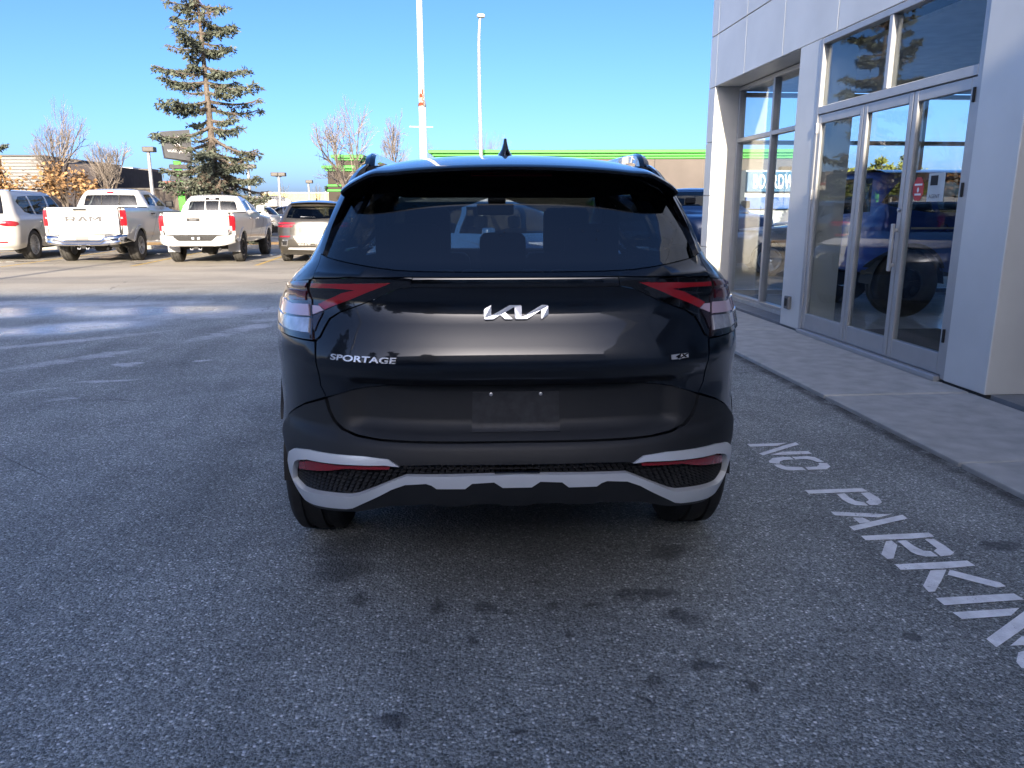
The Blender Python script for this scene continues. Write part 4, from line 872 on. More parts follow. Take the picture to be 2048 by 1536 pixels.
    MB().tube([(-h * .7, ra, r), (h * .7, ra, r)], .06, 10).build('axle', m_under, t); MB().bbox((-.17, ra - .2, r - .15), (.17, ra + .18, r + .14), .07).build('differential', m_under, t)
    for s_ in (-1, 1):
        MB().box((s_ * .42, .15, .46), (s_ * .50, L - .5, .60)).build('frame_rail', m_under, t)
        rows = [[(s_ * x, yc + (r + .07) * math.cos(a), r + (r + .07) * math.sin(a)) for x in (h - .36, h - .05)] for yc in (ra,) for a in [i / 10 * math.pi for i in range(11)]]
        MB().grid(rows).build('wheel_liner', m_dark, t); rows = [[(x, y + fa - ra, z) for x, y, z in rw_] for rw_ in rows]; MB().grid(rows).build('wheel_liner', m_dark, t)
        MB().bbox((s_ * (h - .02), ce - .72, bt + .0), (s_ * (h + .20), ce - .60, bt + .19), .045, 3).build('door_mirror', m_dark if L > 5.7 else paint, t, True)
        for y in (bed + .42, bed + 1.42): MB().bbox((s_ * (h - .01), y, bt - .19), (s_ * (h + .035), y + .20, bt - .155), .012).build('door_handle', m_dark if L > 5.7 else paint, t)
        if flap: MB().bbox((s_ * (h - .33), ra - r - .07, .28), (s_ * (h - .02), ra - r - .045, .56), .01).build('mud_flap', M('grey mud flap', (.30, .30, .30), .6), t)
    MB().tube([(.55, .2, .40), (.58, -.02, .38)], .035, 10).build('exhaust', m_under, t)
    seam(B, t, [(bed + .27, .56), (bed + .27, bt)]); seam(B, t, [(bed + 1.33, .56), (bed + 1.33, bt)]); seam(B, t, [(ce - .35, .60), (ce - .30, bt - .12)])
    flare(B, t, ra, r, r + .055, r + .14, .56, paint); flare(B, t, fa, r, r + .055, r + .14, .56, paint)
    wheels(t, h - .01, (ra, fa), r, tw, rr, st, rims, m_rubberg)
    # tailgate furniture
    if L > 5.7:
        MB().bbox((-.32 + .11, .078, bt - .085), (-.02 + .13, .10, bt - .03), .01).build('tailgate_handle', m_dark, tg)
        lw = {'r': [[(0, 0), (.2, 0), (.2, 1), (0, 1)], [(.2, .78), (.98, .78), (.98, 1), (.2, 1)], [(.78, .42), (.98, .42), (.98, .78), (.78, .78)], [(.2, .34), (.98, .34), (.98, .5), (.2, .5)], [(.52, .34), (.78, .34), (1.05, 0), (.8, 0)]],
              'a': [[(0, 0), (.24, 0), (.68, 1), (.42, 1)], [(.86, 0), (1.1, 0), (.68, 1), (.42, 1)], [(.24, .2), (.86, .2), (.8, .38), (.3, .38)]],
              'm': [[(0, 0), (.2, 0), (.2, 1), (0, 1)], [(1.0, 0), (1.2, 0), (1.2, 1), (1.0, 1)], [(.02, 1), (.26, 1), (.7, .3), (.5, .3)], [(.94, 1), (1.18, 1), (.7, .3), (.5, .3)]]}
        for ch_, x0 in (('r', -.42), ('a', -.13), ('m', .165)):
            mb = MB()
            for k_, q in enumerate(lw[ch_]): mb.prism([(x0 + a * .235, zb + .335 + b * .125) for a, b in q], lambda a, b, d: (a, d, b), .074 - .0008 * k_, .10)
            mb.build('maker_letter', m_letter, tg)
        MB().box((-.80, .098, zb + .165), (-.50, .106, zb + .19)).build('badge_bar', m_letter, tg)
        text_obj('drive_lettering', '4X4', m_letter, tg, .06, face_mtx((.66, .102, zb + .175), (1, 0, 0), (0, 0, 1)), .006, 1.5, .2)
    else:
        MB().bbox((-.21, .082, bt - .22), (.11, .10, bt - .14), .012).build('tailgate_handle', m_dark, tg); MB().bbox((-.15, .076, bt - .205), (.03, .083, bt - .165), .005).build('handle_grip', m_letter, tg)
        text_obj('drive_lettering', '4X4', m_letter, tg, .075, face_mtx((-.60, .094, zb + .24), (1, 0, 0), (0, 0, 1)), .006, 1.5, 0)
        MB().box((.52, .096, zb + .215), (.62, .104, zb + .235)).build('badge_bar', m_letter, tg)
    return t
HD2 = R(1.6)
def rear_at(ax, ay, ra): return (ax + ra * math.sin(HD2), ay - ra * math.cos(HD2), 0)
pickup('large white pickup truck with wide tailgate lettering and chrome bumper in a parking bay', rear_at(-9.42, 22.28, 1.22), HD2, 5.92, 2.06, 1.96, 1.43, 1.75, m_white, g_truck, (.415, .28, .245, 'six'), m_alloy, m_chrome)
pickup('smaller white pickup truck with white corner bumpers and mud flaps beside the spruce', rear_at(-6.42, 21.62, 1.13), HD2, 5.45, 1.88, 1.79, 1.30, 1.55, m_white, g_truck, (.385, .262, .22, 'six'), m_alloyd, m_white, True)

def suv(name, label, cat, loc, rz, L, W, H, paint, glass, hb=1.02, hd=.98, rk=.42, cowl=None, wt=None, zb=.22, rwz=None, rww=.58, tyre=(.36, .235, .23, 'five'), rims=None, ra=.98, wb=2.78, dlo=None, rails=True, lower=None, Rr=.62, group=None, tall=.0):
    h = W / 2; Hr = H - .055; t = thing(name, label, cat, loc, rz, group); cowl = cowl or L * .735; wt = wt or L * .56; hd = min(hd, hb - .02)
    B = Shell([(zb, h * .93), (zb + .2, h * .985), (hb * .8, h), (hb - .06, h * .985), (hb + .03, h * .925), ((hb + Hr) / 2, h * .83), (Hr - .07, h * .73), (Hr, h * .64)],
              [(zb, .16), (.46, .01), (.6, .0), (.72, .025), (hb - .10, .05), (hb, .075), (hb + .05, .12), (Hr - .07, rk), (Hr, rk + .14)],
              [(zb, L - .14), (.5, L), (hd * .8, L - .03), (hd - .08, L - .20), (hd - .02, L - .55), (hd + .03 if hd + .03 < hb + .02 else hb + .01, cowl), (hb + .10, cowl - .22), (Hr - .05, wt), (Hr, wt - .22)],
              [(zb, .5), (hb, Rr), (hb + .1, Rr * .8), (Hr, .4)], [(zb, .62), (hb, .6), (Hr, .42)], 2.9, 2.9)
    U, Lf = B.U, B.Lf; r = tyre[0]; fa = ra + wb
    z0, z1 = rwz or (hb + .06, Hr - .08)
    rw = rear_poly(B, [(0, z0), (-rww * h / .93, z0 + .03), (-rww * .93 * h / .93, (z0 + z1) / 2 + .05), (-rww * .84 * h / .93, z1), (0, z1)])
    ws = [(-U, Hr - .03), (-(U - .66 * Lf), Hr - .03), (-(U - .78 * Lf), hb + .08), (-U, hb + .08)]
    ar = arcp(B, ra, r, r + .05, zb + .06); af = arcp(B, fa, r, r + .05, zb + .06)
    dl_ = dlo or [[(ra - .35, hb + .20), (ra + .22, hb + .08), (ra + .30, hb + .08), (ra + .30, Hr - .10), (ra - .12, Hr - .12)], [(ra + .37, hb + .08), (ra + 1.18, hb + .07), (ra + 1.18, Hr - .07), (ra + .37, Hr - .09)], [(ra + 1.26, hb + .07), (cowl - .42, hb + .07), (cowl - .72, (hb + Hr) / 2 + .06), (ra + 1.5, Hr - .07), (ra + 1.26, Hr - .07)]]
    ho = [yz(B, p) for p in dl_]
    out = [(0, zb)] + rw + [(0, Hr), (-U, Hr)] + ws + [(-U, zb), (-(U - Lf * .7), zb + .03)] + af[::-1] + yz(B, [(fa - .6, zb + .03), (ra + .6, zb + .03)]) + ar[::-1] + [(-B.Uy(.3, zb), zb)]
    skin('body', B, both(out), paint, t, 0, .03, .075, .045, ho + [mir(q) for q in ho])
    ring_cap(B, Hr, .05, 64, 6).build('roof', paint, t, True)
    skin('rear_window', B, [rw + [(-u, z) for u, z in reversed(rw[1:-1])]], glass, t, -.006, 0, .08, .05)
    for q in ho:
        for p in both(q): skin('side_window', B, [p], glass, t, -.006, 0, .12, .07)
    skin('windscreen', B, [ws, mir(ws)], g_truck, t, -.006, 0, .1, .06)
    for q in both([(0, .52)] + [(0, zb), (-B.Uy(.3, zb), zb)] + [p for p in reversed(ar) if p[1] < .5 and p[0] > -B.Uy(ra, .4)][::-1] + [(-B.Uy(.25, .52), .52)]): skin('bumper_cladding', B, [q], lower or m_matte, t, .006, .02, .08, .05)
    MB().box((-h * .8, .3, zb - .02), (h * .8, L - .4, zb + .1)).build('underbody', m_under, t)
    MB().box((-h * .75, ra + .1, zb + .1), (h * .75, cowl - .1, zb + .3)).build('cabin_floor', m_dark, t)
    for x in (-.4, .4):
        for y in (ra + .35, ra + 1.25):
            MB().bbox((x - .25, y, .5), (x + .25, y + .15, hb + .12), .05).build('seat', m_intr, t); MB().bbox((x - .12, y + .03, hb + .12), (x + .12, y + .11, hb + .30), .04).build('headrest', m_intr, t)
    MB().bbox((-h * .72, cowl - .75, .7), (h * .72, cowl - .4, hb + .02), .05).build('dashboard', m_intr, t)
    for yc in (ra, fa):
        for s_ in (-1, 1):
            MB().grid([[(s_ * x, yc + (r + .06) * math.cos(a), r + (r + .06) * math.sin(a)) for x in (h - .33, h - .02)] for a in [i / 10 * math.pi for i in range(11)]]).build('wheel_liner', m_dark, t)
    for s_ in (-1, 1):
        MB().bbox((s_ * (h - .04), cowl - .62, hb + .02), (s_ * (h + .15), cowl - .50, hb + .16), .045, 3).build('door_mirror', paint, t, True)
        for y in (ra + .42, ra + 1.32): MB().bbox((s_ * (h - .01), y, hb - .15), (s_ * (h + .025), y + .2, hb - .12), .01).build('door_handle', paint, t)
        if rails:
            MB().tube([(s_ * h * .66, rk + .45, Hr + .0), (s_ * h * .67, rk + .60, Hr + .055), (s_ * h * .68, rk + 1.1, Hr + .065), (s_ * h * .68, wt - .35, Hr + .06), (s_ * h * .67, wt - .22, Hr + .01)], .016, 6).build('roof_rail', m_dark, t, True)
    seam(B, t, [(ra + .33, zb + .12 + r), (ra + .33, hb)]); seam(B, t, [(ra + 1.22, zb + .08), (ra + 1.22, hb)])
    flare(B, t, ra, r, r + .045, r + .09, zb + .1, lower or paint, 'arch_trim', .008); flare(B, t, fa, r, r + .045, r + .09, zb + .1, lower or paint, 'arch_trim', .008)
    wheels(t, h - .01, (ra, fa), *tyre[:3], tyre[3], rims or m_alloy, m_rubberg)
    return t, B
def rlamp(B, t, pts, mat, name='tail_lamp', off=.008, par=None):
    for q in both([(-B.Ux(-x if x < 0 else x, z) if abs(x) < 5 else x, z) for x, z in pts]): skin(name, B, [q], mat, par or t, off, .02, .05, .03)
# pearl white wagon at the left edge
t, B = suv('family_suv', 'pearl white full size sport utility vehicle with roof rails beside the large white pickup', 'suv', rear_at(-12.62, 23.1, 1.15), HD2, 5.34, 2.03, 1.93, m_pearl, g_priv, 1.17, 1.12, .34, tyre=(.405, .28, .275, 'multi'), ra=1.15, wb=3.07, zb=.30, lower=m_pearl, rww=.66, Rr=.5, cowl=4.0, wt=3.05, dlo=[[(.72, 1.58), (.98, 1.30), (1.30, 1.24), (1.52, 1.235), (1.42, 1.74), (.95, 1.72)], [(1.60, 1.23), (2.42, 1.22), (2.42, 1.76), (1.50, 1.75)], [(2.50, 1.22), (3.55, 1.21), (3.2, 1.50), (2.85, 1.76), (2.50, 1.76)]])
rlamp(B, t, [(-.36, 1.06), (-.62, 1.075), (-.86, 1.08), (-.985, 1.04), (-1.0, .98), (-.95, .93), (-.80, .93), (-.60, .965), (-.36, .985)], m_red)
rlamp(B, t, [(-.40, 1.03), (-.78, 1.045), (-.78, 1.015), (-.40, 1.01)], m_lampw, 'lamp_strip', .013)
rlamp(B, t, [(-.40, .52), (-.78, .535), (-.80, .495), (-.40, .48)], m_refl, 'reflector', .01)
tx = text_obj('model_lettering', 'QX80', m_letter, t, .07, Matrix.Identity(4), .004, 1.4); emboss(tx, B, .62, .86, .004)
# grey crossover beside the black SUV
t, B = suv('crossover', 'warm grey metallic crossover with twin red tail strips parked next to the smaller white pickup', 'suv', rear_at(-3.55, 21.72, .95), HD2, 4.72, 1.91, 1.63, m_grey, g_priv, 1.08, 1.02, .55, tyre=(.37, .25, .26, 'five'), ra=.95, wb=2.88, rails=False, lower=m_grey, rwz=(1.13, 1.46), rww=.66)
rlamp(B, t, [(-.42, 1.035), (-.70, 1.045), (-.93, 1.04), (-.93, .995), (-.70, .995), (-.45, .995)], m_red)
rlamp(B, t, [(-.48, .965), (-.70, .97), (-.93, .965), (-.93, .925), (-.70, .92), (-.52, .925)], m_red)
rlamp(B, t, [(-.56, .705), (-.86, .70), (-.86, .665), (-.60, .665)], m_refl, 'reflector', .01)
skin('plate_panel', B, [full(rear_poly(B, [(0, .70), (-.50, .70), (-.36, .46), (0, .46)]))], M('pale plate panel', (.30, .29, .27), .4, .2), t, .006, .01, .06, .04)
skin('licence_plate', B, [full(rear_poly(B, [(0, .655), (-.155, .655), (-.155, .515), (0, .515)]))], m_plate, t, .012, .006, .06, .04)
rlamp(B, t, [(-.62, .60), (-.80, .60), (-.82, .44), (-.66, .44)], m_chrome, 'exhaust_surround', .012); rlamp(B, t, [(-.65, .57), (-.77, .57), (-.785, .47), (-.68, .47)], m_dark, 'exhaust_tip', .016)
skin('skid_plate', B, [full(rear_poly(B, [(0, .40), (-.62, .40), (-.66, .36), (0, .34)]))], m_silver, t, .014, .01, .06, .04)
tx = text_obj('maker_lettering', 'GENESIS', m_letter, t, .06, Matrix.Identity(4), .004, 1.4, 0, 1.9); emboss(tx, B, 0, .995, .004)
sp = MB(); sp.grid([[(x * .60, y + .10 * abs(x) ** 3, z - .03 * x * x) for x in [i / 8 - 1 for i in range(17)]] for y, z in ((.85, 1.605), (.60, 1.585), (.44, 1.56), (.45, 1.545), (.62, 1.53))]); sp.build('roof_spoiler', m_grey, t, True)
MB().tube([(.08, .185, 1.17), (-.30, .20, 1.185)], .012, 6).build('wiper', m_frame, t); MB().lathe([(.03, 0), (.022, .04), (.004, .06)], 8, 'z', (0, 1.2, 1.615)).build('antenna', m_dark, t)
# cars ahead of the black SUV, seen through its glass and past its roof
def front(B, t, L, hd, W):
    h = W / 2; F = lambda x, z: (B.U - B.Lf * min(1, abs(x) / h * .62), z)
    for s_ in (1, -1):
        q = [F(.52 * h / .9, hd - .14), F(1.15, hd - .12), F(1.2, hd - .22), F(.55 * h / .9, hd - .24)]
        skin('headlamp', B, [q if s_ > 0 else mir(q)], m_lampw, t, .010, .02, .06, .04)
    g = [(B.U, hd - .16), F(.5, hd - .16), F(.45, hd - .40), (B.U, hd - .42)]
    skin('grille', B, [g, mir(g)], m_gloss, t, .008, .02, .07, .05)
def snowcap(B, t, Hr, hd, hb):
    ring_cap(B, Hr, .075, 48, 6).build('snow', m_snow, t, True)
    U, Lf = B.U, B.Lf; q = [(U, hd - .05), (U - .75 * Lf, hd - .04), (U - .78 * Lf, hd + .02), (U, hd + .025)]
    skin('snow', B, [q, mir(q)], m_snow, t, .02, .02, .06, .04)
t, B = suv('hatchback', 'blue hatchback with crusted snow standing ahead of the black sport utility vehicle', 'car', (-.9, 13.0, 0), R(-131), 4.5, 1.82, 1.56, m_blue, g_truck, 1.0, .96, .45, tyre=(.33, .215, .22, 'five'), ra=.85, wb=2.7, rails=False, zb=.2)
front(B, t, 4.5, .96, 1.82); snowcap(B, t, 1.505, .94, 1.0)
t, B = suv('navy_suv', 'navy sport utility vehicle parked beyond the corner pier of the dealership', 'suv', (3.95, 18.6, 0), R(176), 4.7, 1.9, 1.70, m_navy, g_truck, 1.08, 1.03, .4, tyre=(.36, .235, .24, 'five')); front(B, t, 4.7, 1.03, 1.9)
# lot on the far side of the showroom
pickup('deep blue pickup truck facing the showroom, seen through the corner windows', (6.4, 22.9, 0), R(180), 5.85, 2.03, 1.93, 1.40, 1.75, m_blue, g_truck, (.41, .275, .24, 'six'), m_alloy, m_chrome)
gq = thing('chrome_grille', 'chrome front grille of the deep blue pickup', 'grille') if False else None
t, B = suv('silver_crossover', 'frosted silver crossover facing left behind the glass doors', 'suv', (10.6, 15.6, 0), R(72), 4.6, 1.85, 1.66, m_sil, g_truck, 1.05, 1.0, .42, tyre=(.35, .23, .24, 'five'), rails=False); front(B, t, 4.6, 1.0, 1.85); snowcap(B, t, 1.605, .98, 1.05)
t, B = suv('silver_wagon', 'silver sport utility vehicle with its tail toward the showroom', 'suv', (11.6, 19.2, 0), R(12), 4.7, 1.9, 1.70, m_sil, g_priv, 1.08, 1.03, .4)
rlamp(B, t, [(-.55, 1.0), (-.92, 1.0), (-.93, .9), (-.60, .92)], m_red)
skin('licence_plate', B, [full(rear_poly(B, [(0, .83), (-.155, .83), (-.155, .70), (0, .70)]))], m_plate, t, .012, .006, .06, .04)
# off-road truck inside the showroom
t, B = suv('offroad_truck', 'blue off road truck with white hardtop and big tyres inside the showroom', 'off-road truck', (5.2, 10.2, .06), R(-90), 4.6, 1.86, 1.86, m_royal, g_truck, 1.22, 1.16, .14, tyre=(.42, .30, .21, 'five'), rims=m_alloyd, ra=.55, wb=3.0, zb=.52, rails=False, lower=m_matte, Rr=.22, cowl=3.05, wt=2.75)
MB().grid([[(x * .80, y, 1.83 - .05 * x ** 6) for x in [i / 6 - 1 for i in range(13)]] for y in (.18, .6, 1.4, 2.2, 2.62)]).build('hardtop', m_white, t, True)
MB().bbox((.93, .5, 1.10), (.945, 4.2, 1.125), .004).build('side_stripe', m_white, t)
# small cars far off in the lot
for nm, lb, x, y, a, pt in (('far_sedan', 'distant white car half hidden behind the smaller white pickup', -8.6, 41., 80, m_white), ('far_wagon', 'distant dark car standing past the white quonset', -7.2, 47., 95, m_navy)):
    suv(nm, lb, 'car', (x, y, 0), R(a), 4.6, 1.85, 1.55, pt, g_priv, 1.0, .95, .5, rails=False)
# ------------------------------------------------------------------ poles, sign, far buildings
m_galv = M('galvanised pole', (.36, .36, .36), .5, .4); m_polew = M('white painted steel pole', (.62, .60, .55), .5, 0, 0, .4, .06, 2)
m_rust = M('rusted steel', (.20, .055, .03), .9, 0, 0, .2, .5, 20); m_bronze = M('bronze lamp housing', (.05, .043, .036), .5)
# white mast with crossbar and rusted joint
fp = thing('white_mast', 'tall white steel mast with rusted joint and short crossbar behind the black roof', 'pole', (-.57, 20., 0))
MB().tube([(0, 0, 0), (0, 0, 3.9)], [.095, .088], 20).build('lower_pole', m_polew, fp, True); MB().tube([(-.008, 0, 3.9), (-.02, 0, 11)], [.072, .062], 20).build('upper_pole', m_polew, fp, True)
MB().tube([(-.33, 0, 3.36), (.25, 0, 3.355)], .014, 8).build('crossbar', m_polew, fp)
rj = MB(); rng_ = random.Random(3)
for i in range(26):
    a = rng_.uniform(-2.6, -.6); z = 3.86 + rng_.gauss(.17, .11); rj.add([(.074 * math.cos(a + d) - .008, .074 * math.sin(a + d), z + e) for d, e in ((-.12, -.03), (.15, -.05), (.18, .04), (-.1, .06))], [(0, 1, 2, 3)])
rj.build('rust_patch', m_rust, fp); MB().lathe([(.096, -.03), (.098, 0), (.09, .03), (.076, .05)], 20, 'z', (-.004, 0, 3.87)).build('joint_collar', m_rust, fp); MB().bbox((.03, -.11, 3.83), (.085, -.07, 3.95), .008).build('cable_bracket', m_bronze, fp)
# slender lamp
lp = thing('slender_lamp', 'slender tall grey lamp post with a small round head', 'lamp post', (1.95, 45., 0))
MB().tube([(0, 0, 0), (-.02, 0, 4), (-.08, 0, 8), (-.09, 0, 10.2), (-.03, 0, 11.3), (.04, 0, 11.45)], [.12, .11, .095, .08, .07, .06], 10).build('pole', m_galv, lp, True)
MB().lathe([(.02, -.10), (.20, -.06), (.24, .02), (.20, .10), (.02, .13)], 16, 'z', (.04, 0, 11.5)).build('lamp_head', M('pale lamp head', (.45, .43, .40), .5), lp, True)
def lot_lamp(label, x, y, h, heads):
    t = thing('lot_lamp', label, 'lamp post', (x, y, 0), 0, 'parking lot lamp posts'); MB().tube([(0, 0, 0), (0, 0, h)], [.09, .07], 10).build('pole', m_galv, t, True)
    for s_ in heads:
        MB().tube([(0, 0, h - .05), (s_ * .22, 0, h + .05)], .03, 6).build('arm', m_galv, t); MB().bbox((s_ * .18 - .24, -.22, h + .02), (s_ * .18 + .24, .22, h + .24), .04).build('lamp_head', m_bronze, t)
lot_lamp('lamp post with a single boxy head left of the pylon sign', -12.9, 36, 3.75, (.3,)); lot_lamp('twin head lamp post in front of the white quonset', -9.9, 48, 3.2, (-1, 1))
lot_lamp('lamp post rising in front of the pale yellow building', -9.9, 58, 3.1, (.4,)); lot_lamp('twin head lamp post peeking out beside the spruce', -10.9, 45, 3.5, (-1, 1))
lot_lamp('tall lamp post behind the camera whose shadow crosses the bays', -10.75, -3, 12.5, (-1, 1))
# pylon sign
sg_ = thing('pylon_sign', 'dark box pylon sign on a bright green post behind the spruce', 'sign', (-11.05, 34, 0), R(24)); sg_.scale = (.86, .86, 1)
m_sign = M('charcoal sign face', (.055, .056, .06), .5, 0, 0, .4, .1); m_lime = M('bright green paint', (.08, .42, .05), .55, 0, 0, .4, .06)
MB().prism([(-.66, 4.40), (.60, 4.52), (.66, 3.28), (-.56, 3.40)], lambda a, b, d: (a, d, b), -.42, .42).build('sign_box', m_sign, sg_)
text_obj('sign_lettering', 'waterpoint', M('dull white print', (.5, .5, .5), .6), sg_, .21, face_mtx((.02, -.425, 3.68), (1, 0, 0), (0, 0, 1)), .006)
MB().prism([(-.14, 4.28), (-.06, 4.28), (-.04, 4.1), (.08, 4.26), (.14, 4.2), (.03, 4.06), (.14, 3.86), (.06, 3.86), (-.03, 4.0), (-.06, 3.86), (-.13, 3.88)], lambda a, b, d: (a, d, b), -.428, -.42).build('sign_emblem', M('dull white print', (.5, .5, .5), .6), sg_)
for i in range(4): MB().bbox((-.38, -.26, 2.98 - i * .23), (.42, .26, 3.15 - i * .23), .01).build('name_panel', m_sign, sg_)
MB().prism([(-.20, 3.3), (.12, 3.3), (.22, 0), (-.02, 0)], lambda a, b, d: (a, d, b), -.15, .15).build('post', m_lime, sg_)
# green trimmed building with its corner tower
m_taupe = M('taupe stucco', (.11, .096, .086), .9, 0, 0, .2, .10, .8, .2, 4); m_green = M('bright green trim', (.04, .29, .03), .55, 0, 0, .4, .05)
gb_ = thing('green_trim_hall', 'low taupe hall with bright green stepped cornice behind the black roof', 'building', (8, 50, 0), R(-6.5))
MB().box((-8.6, -.4, 0), (16, 14, 4.42)).build('wall', m_taupe, gb_)
for i, (z0, z1, d) in enumerate(((4.40, 4.55, .12), (4.552, 4.72, .28), (4.722, 4.93, .50))): MB().bbox((-8.6 - d, -.4 - d, z0), (16, 14, z1), .02, 1).build('cornice', m_green, gb_)
for x in (-5, 0, 5, 10): MB().box((x, -.415, 0), (x + .04, -.40, 4.4)).build('wall_joint', m_dark, gb_)
tw = thing('corner_tower', 'dark tower with green cornices and white lettering left of the black roof', 'building', (-6.35, 55, 0), R(-4))
m_drk = M('dark brown stucco', (.055, .046, .038), .9, 0, 0, .2, .12, .8)
MB().box((-1.75, 0, 0), (2.2, 6, 3.85)).build('wall', m_drk, tw); MB().box((-1.25, .5, 3.86), (.35, 3, 4.58)).build('upper_block', m_drk, tw)
for x0, x1, z0, z1, d, y0 in ((-1.75, 2.2, 3.84, 4.0, .12, 0), (-1.75, 2.2, 4.002, 4.2, .34, 0), (-1.25, .35, 4.57, 4.72, .12, .5), (-1.25, .35, 4.722, 4.95, .30, .5), (-1.75, 2.2, 2.83, 2.96, .06, 0), (-1.75, 2.2, 2.50, 2.63, .06, 0)):
    MB().bbox((x0 - d, y0 - d, z0), (x1 + d, 3, z1), .015, 1).build('cornice', m_green, tw)
text_obj('lettering', 'LO', M('white sign letters', (.7, .7, .7), .5), tw, .52, face_mtx((.28, -.03, 3.36), (1, 0, 0), (0, 0, 1)), .05, 1.1, 0, 1.0, .02)
MB().tube([(-2.15, .3, 0), (-2.0, .3, 2.5)], .05, 6).build('downpipe', m_polew, tw)
# pale yellow building, quonset, low brown wall, white shop, corrugated hall
yb = thing('yellow_building', 'long low pale yellow building on the horizon', 'building', (-12, 72, 0)); MB().box((-4.5, 0, 0), (6, 8, 2.66)).build('wall', M('pale yellow stucco', (.42, .34, .17), .9), yb); MB().bbox((-4.6, -.1, 2.66), (6.1, 8, 2.76), .02, 1).build('coping', m_cream, yb)
qh = thing('quonset_hut', 'white arched quonset hut behind the spruce', 'building', (-10.6, 50, 0), R(32))
ar_ = [(1.95 * math.cos(i / 18 * math.pi), 2.15 * math.sin(i / 18 * math.pi)) for i in range(19)]
q = MB(); q.grid([[(x, y, z) for x, z in ar_] for y in (-.1, 2, 4, 7)]); q.build('arched_roof', M('white ribbed sheet', (.5, .5, .48), .6, .1), qh, True)
MB().add([(x, 0, z) for x, z in ar_], [tuple(range(19))]).build('end_wall', m_cream, qh); MB().box((-.9, -.04, 0), (.3, -.01, 1.5)).build('door', m_dark, qh)
lw_ = thing('brown_shop', 'low brown shop wall left of the pylon sign', 'building', (-16, 44, 0)); MB().box((-2.9, 0, 0), (1.6, 6, 2.35)).build('wall', M('brown block wall', (.10, .085, .072), .9, 0, 0, .2, .15, 1.5), lw_); MB().bbox((-3.0, -.08, 2.35), (1.7, 6, 2.45), .01, 1).build('coping', m_bronze, lw_)
ww = thing('white_shop', 'white walled shop with red roof edge left of the pylon sign', 'building', (-21, 60, 0)); MB().box((-3.8, 0, 0), (4, 6, 3.15)).build('wall', M('stained white wall', (.42, .40, .37), .9, 0, 0, .2, .3, .6), ww); MB().bbox((-3.9, -.1, 3.15), (4.1, 6, 3.32), .01, 1).build('roof_edge', M('faded red edge', (.22, .05, .04), .8), ww)
MB().box((-3.4, .5, 3.32), (-1.9, 2, 4.3)).build('roof_unit', m_cream, ww); MB().box((-1.5, .5, 3.32), (-.6, 2, 4.2)).build('roof_unit', m_taupe, ww)
ch = thing('corrugated_hall', 'grey corrugated metal hall behind the leafy orange tree', 'building', (-21.55, 44.8, 0))
m_corr = M('grey corrugated cladding', (.17, .17, .165), .6, .2, 0, .4, .06)
for i in range(24): MB().prism([(0, i * .17), (-.035, i * .17 + .03), (-.035, i * .17 + .14), (0, i * .17 + .17)], lambda a, b, d: (d, a, b), -14, 0).build('cladding_rib', m_corr, ch)
MB().box((-14, .02, 0), (0, 10, 4.08)).build('core', m_corr, ch); MB().bbox((.005, .0, 0), (2.65, 10, 3.72), .02, 1).build('dark_wing', M('dark brick wing', (.045, .04, .042), .9, 0, 0, .2, .2, 3), ch); MB().bbox((-14.1, -.1, 4.08), (.1, 10, 4.16), .01, 1).build('roof_edge', m_bronze, ch)
# shops beyond the far lot, seen through the showroom
bw = thing('blue_shop', 'shop with blue fascia and white BOARDWALK lettering beyond the showroom', 'building', (19.5, 44, 0)); MB().box((-2.6, 0, 0), (7, 8, 3.5)).build('wall', M('pale shop wall', (.38, .40, .42), .9), bw)
MB().bbox((-2.6, -.3, 2.3), (7, 0, 3.4), .02, 1).build('fascia', M('blue fascia', (.02, .10, .20), .5), bw); MB().bbox((-2.6, -.3, 1.35), (7, -.05, 2.0), .02, 1).build('awning', M('deep blue awning', (.03, .10, .30), .6), bw)
text_obj('lettering', 'BOARDWALK', M('white sign letters', (.7, .7, .7), .5), bw, 1.05, face_mtx((-.6, -.32, 2.82), (1, 0, 0), (0, 0, 1)), .03, .48, 0, 1.1, .02)

# ------------------------------------------------------------------ trees
m_bark = M('grey brown bark', (.115, .095, .078), .95, 0, 0, .2, .25, 10); m_twig = M('pale bare twigs', (.19, .163, .138), .9, 0, 0, .2, .2)
m_ndl = M('grey green spruce needles', (.086, .098, .072), .85, 0, 0, .2, .45, 3.); m_ndl2 = M('deep green spruce needles', (.045, .065, .035), .85, 0, 0, .2, .4, 3.); m_dead = M('dead brown twigs', (.15, .115, .088), .95, 0, 0, .1, .3)
m_leaf = M('dry orange leaves', (.30, .18, .085), .85, 0, 0, .2, .4, 4.); m_ylg = M('sunlit yellow green needles', (.16, .17, .035), .85, 0, 0, .2, .4, 2.)
def leafquad(mb, c, d, l, w, rg):
    d = Vector(d).normalized(); s_ = Vector((rg.gauss(0, 1), rg.gauss(0, 1), rg.gauss(0, 1))); s_ = d.cross(s_)
    s_ = s_.normalized() * w if s_.length > 1e-4 else Vector((w, 0, 0)); c = Vector(c); e = c + d * l
    mb.add([c - s_ * .5, c + d * l * .45 - s_, e, c + d * l * .45 + s_], [(0, 1, 2, 3)])
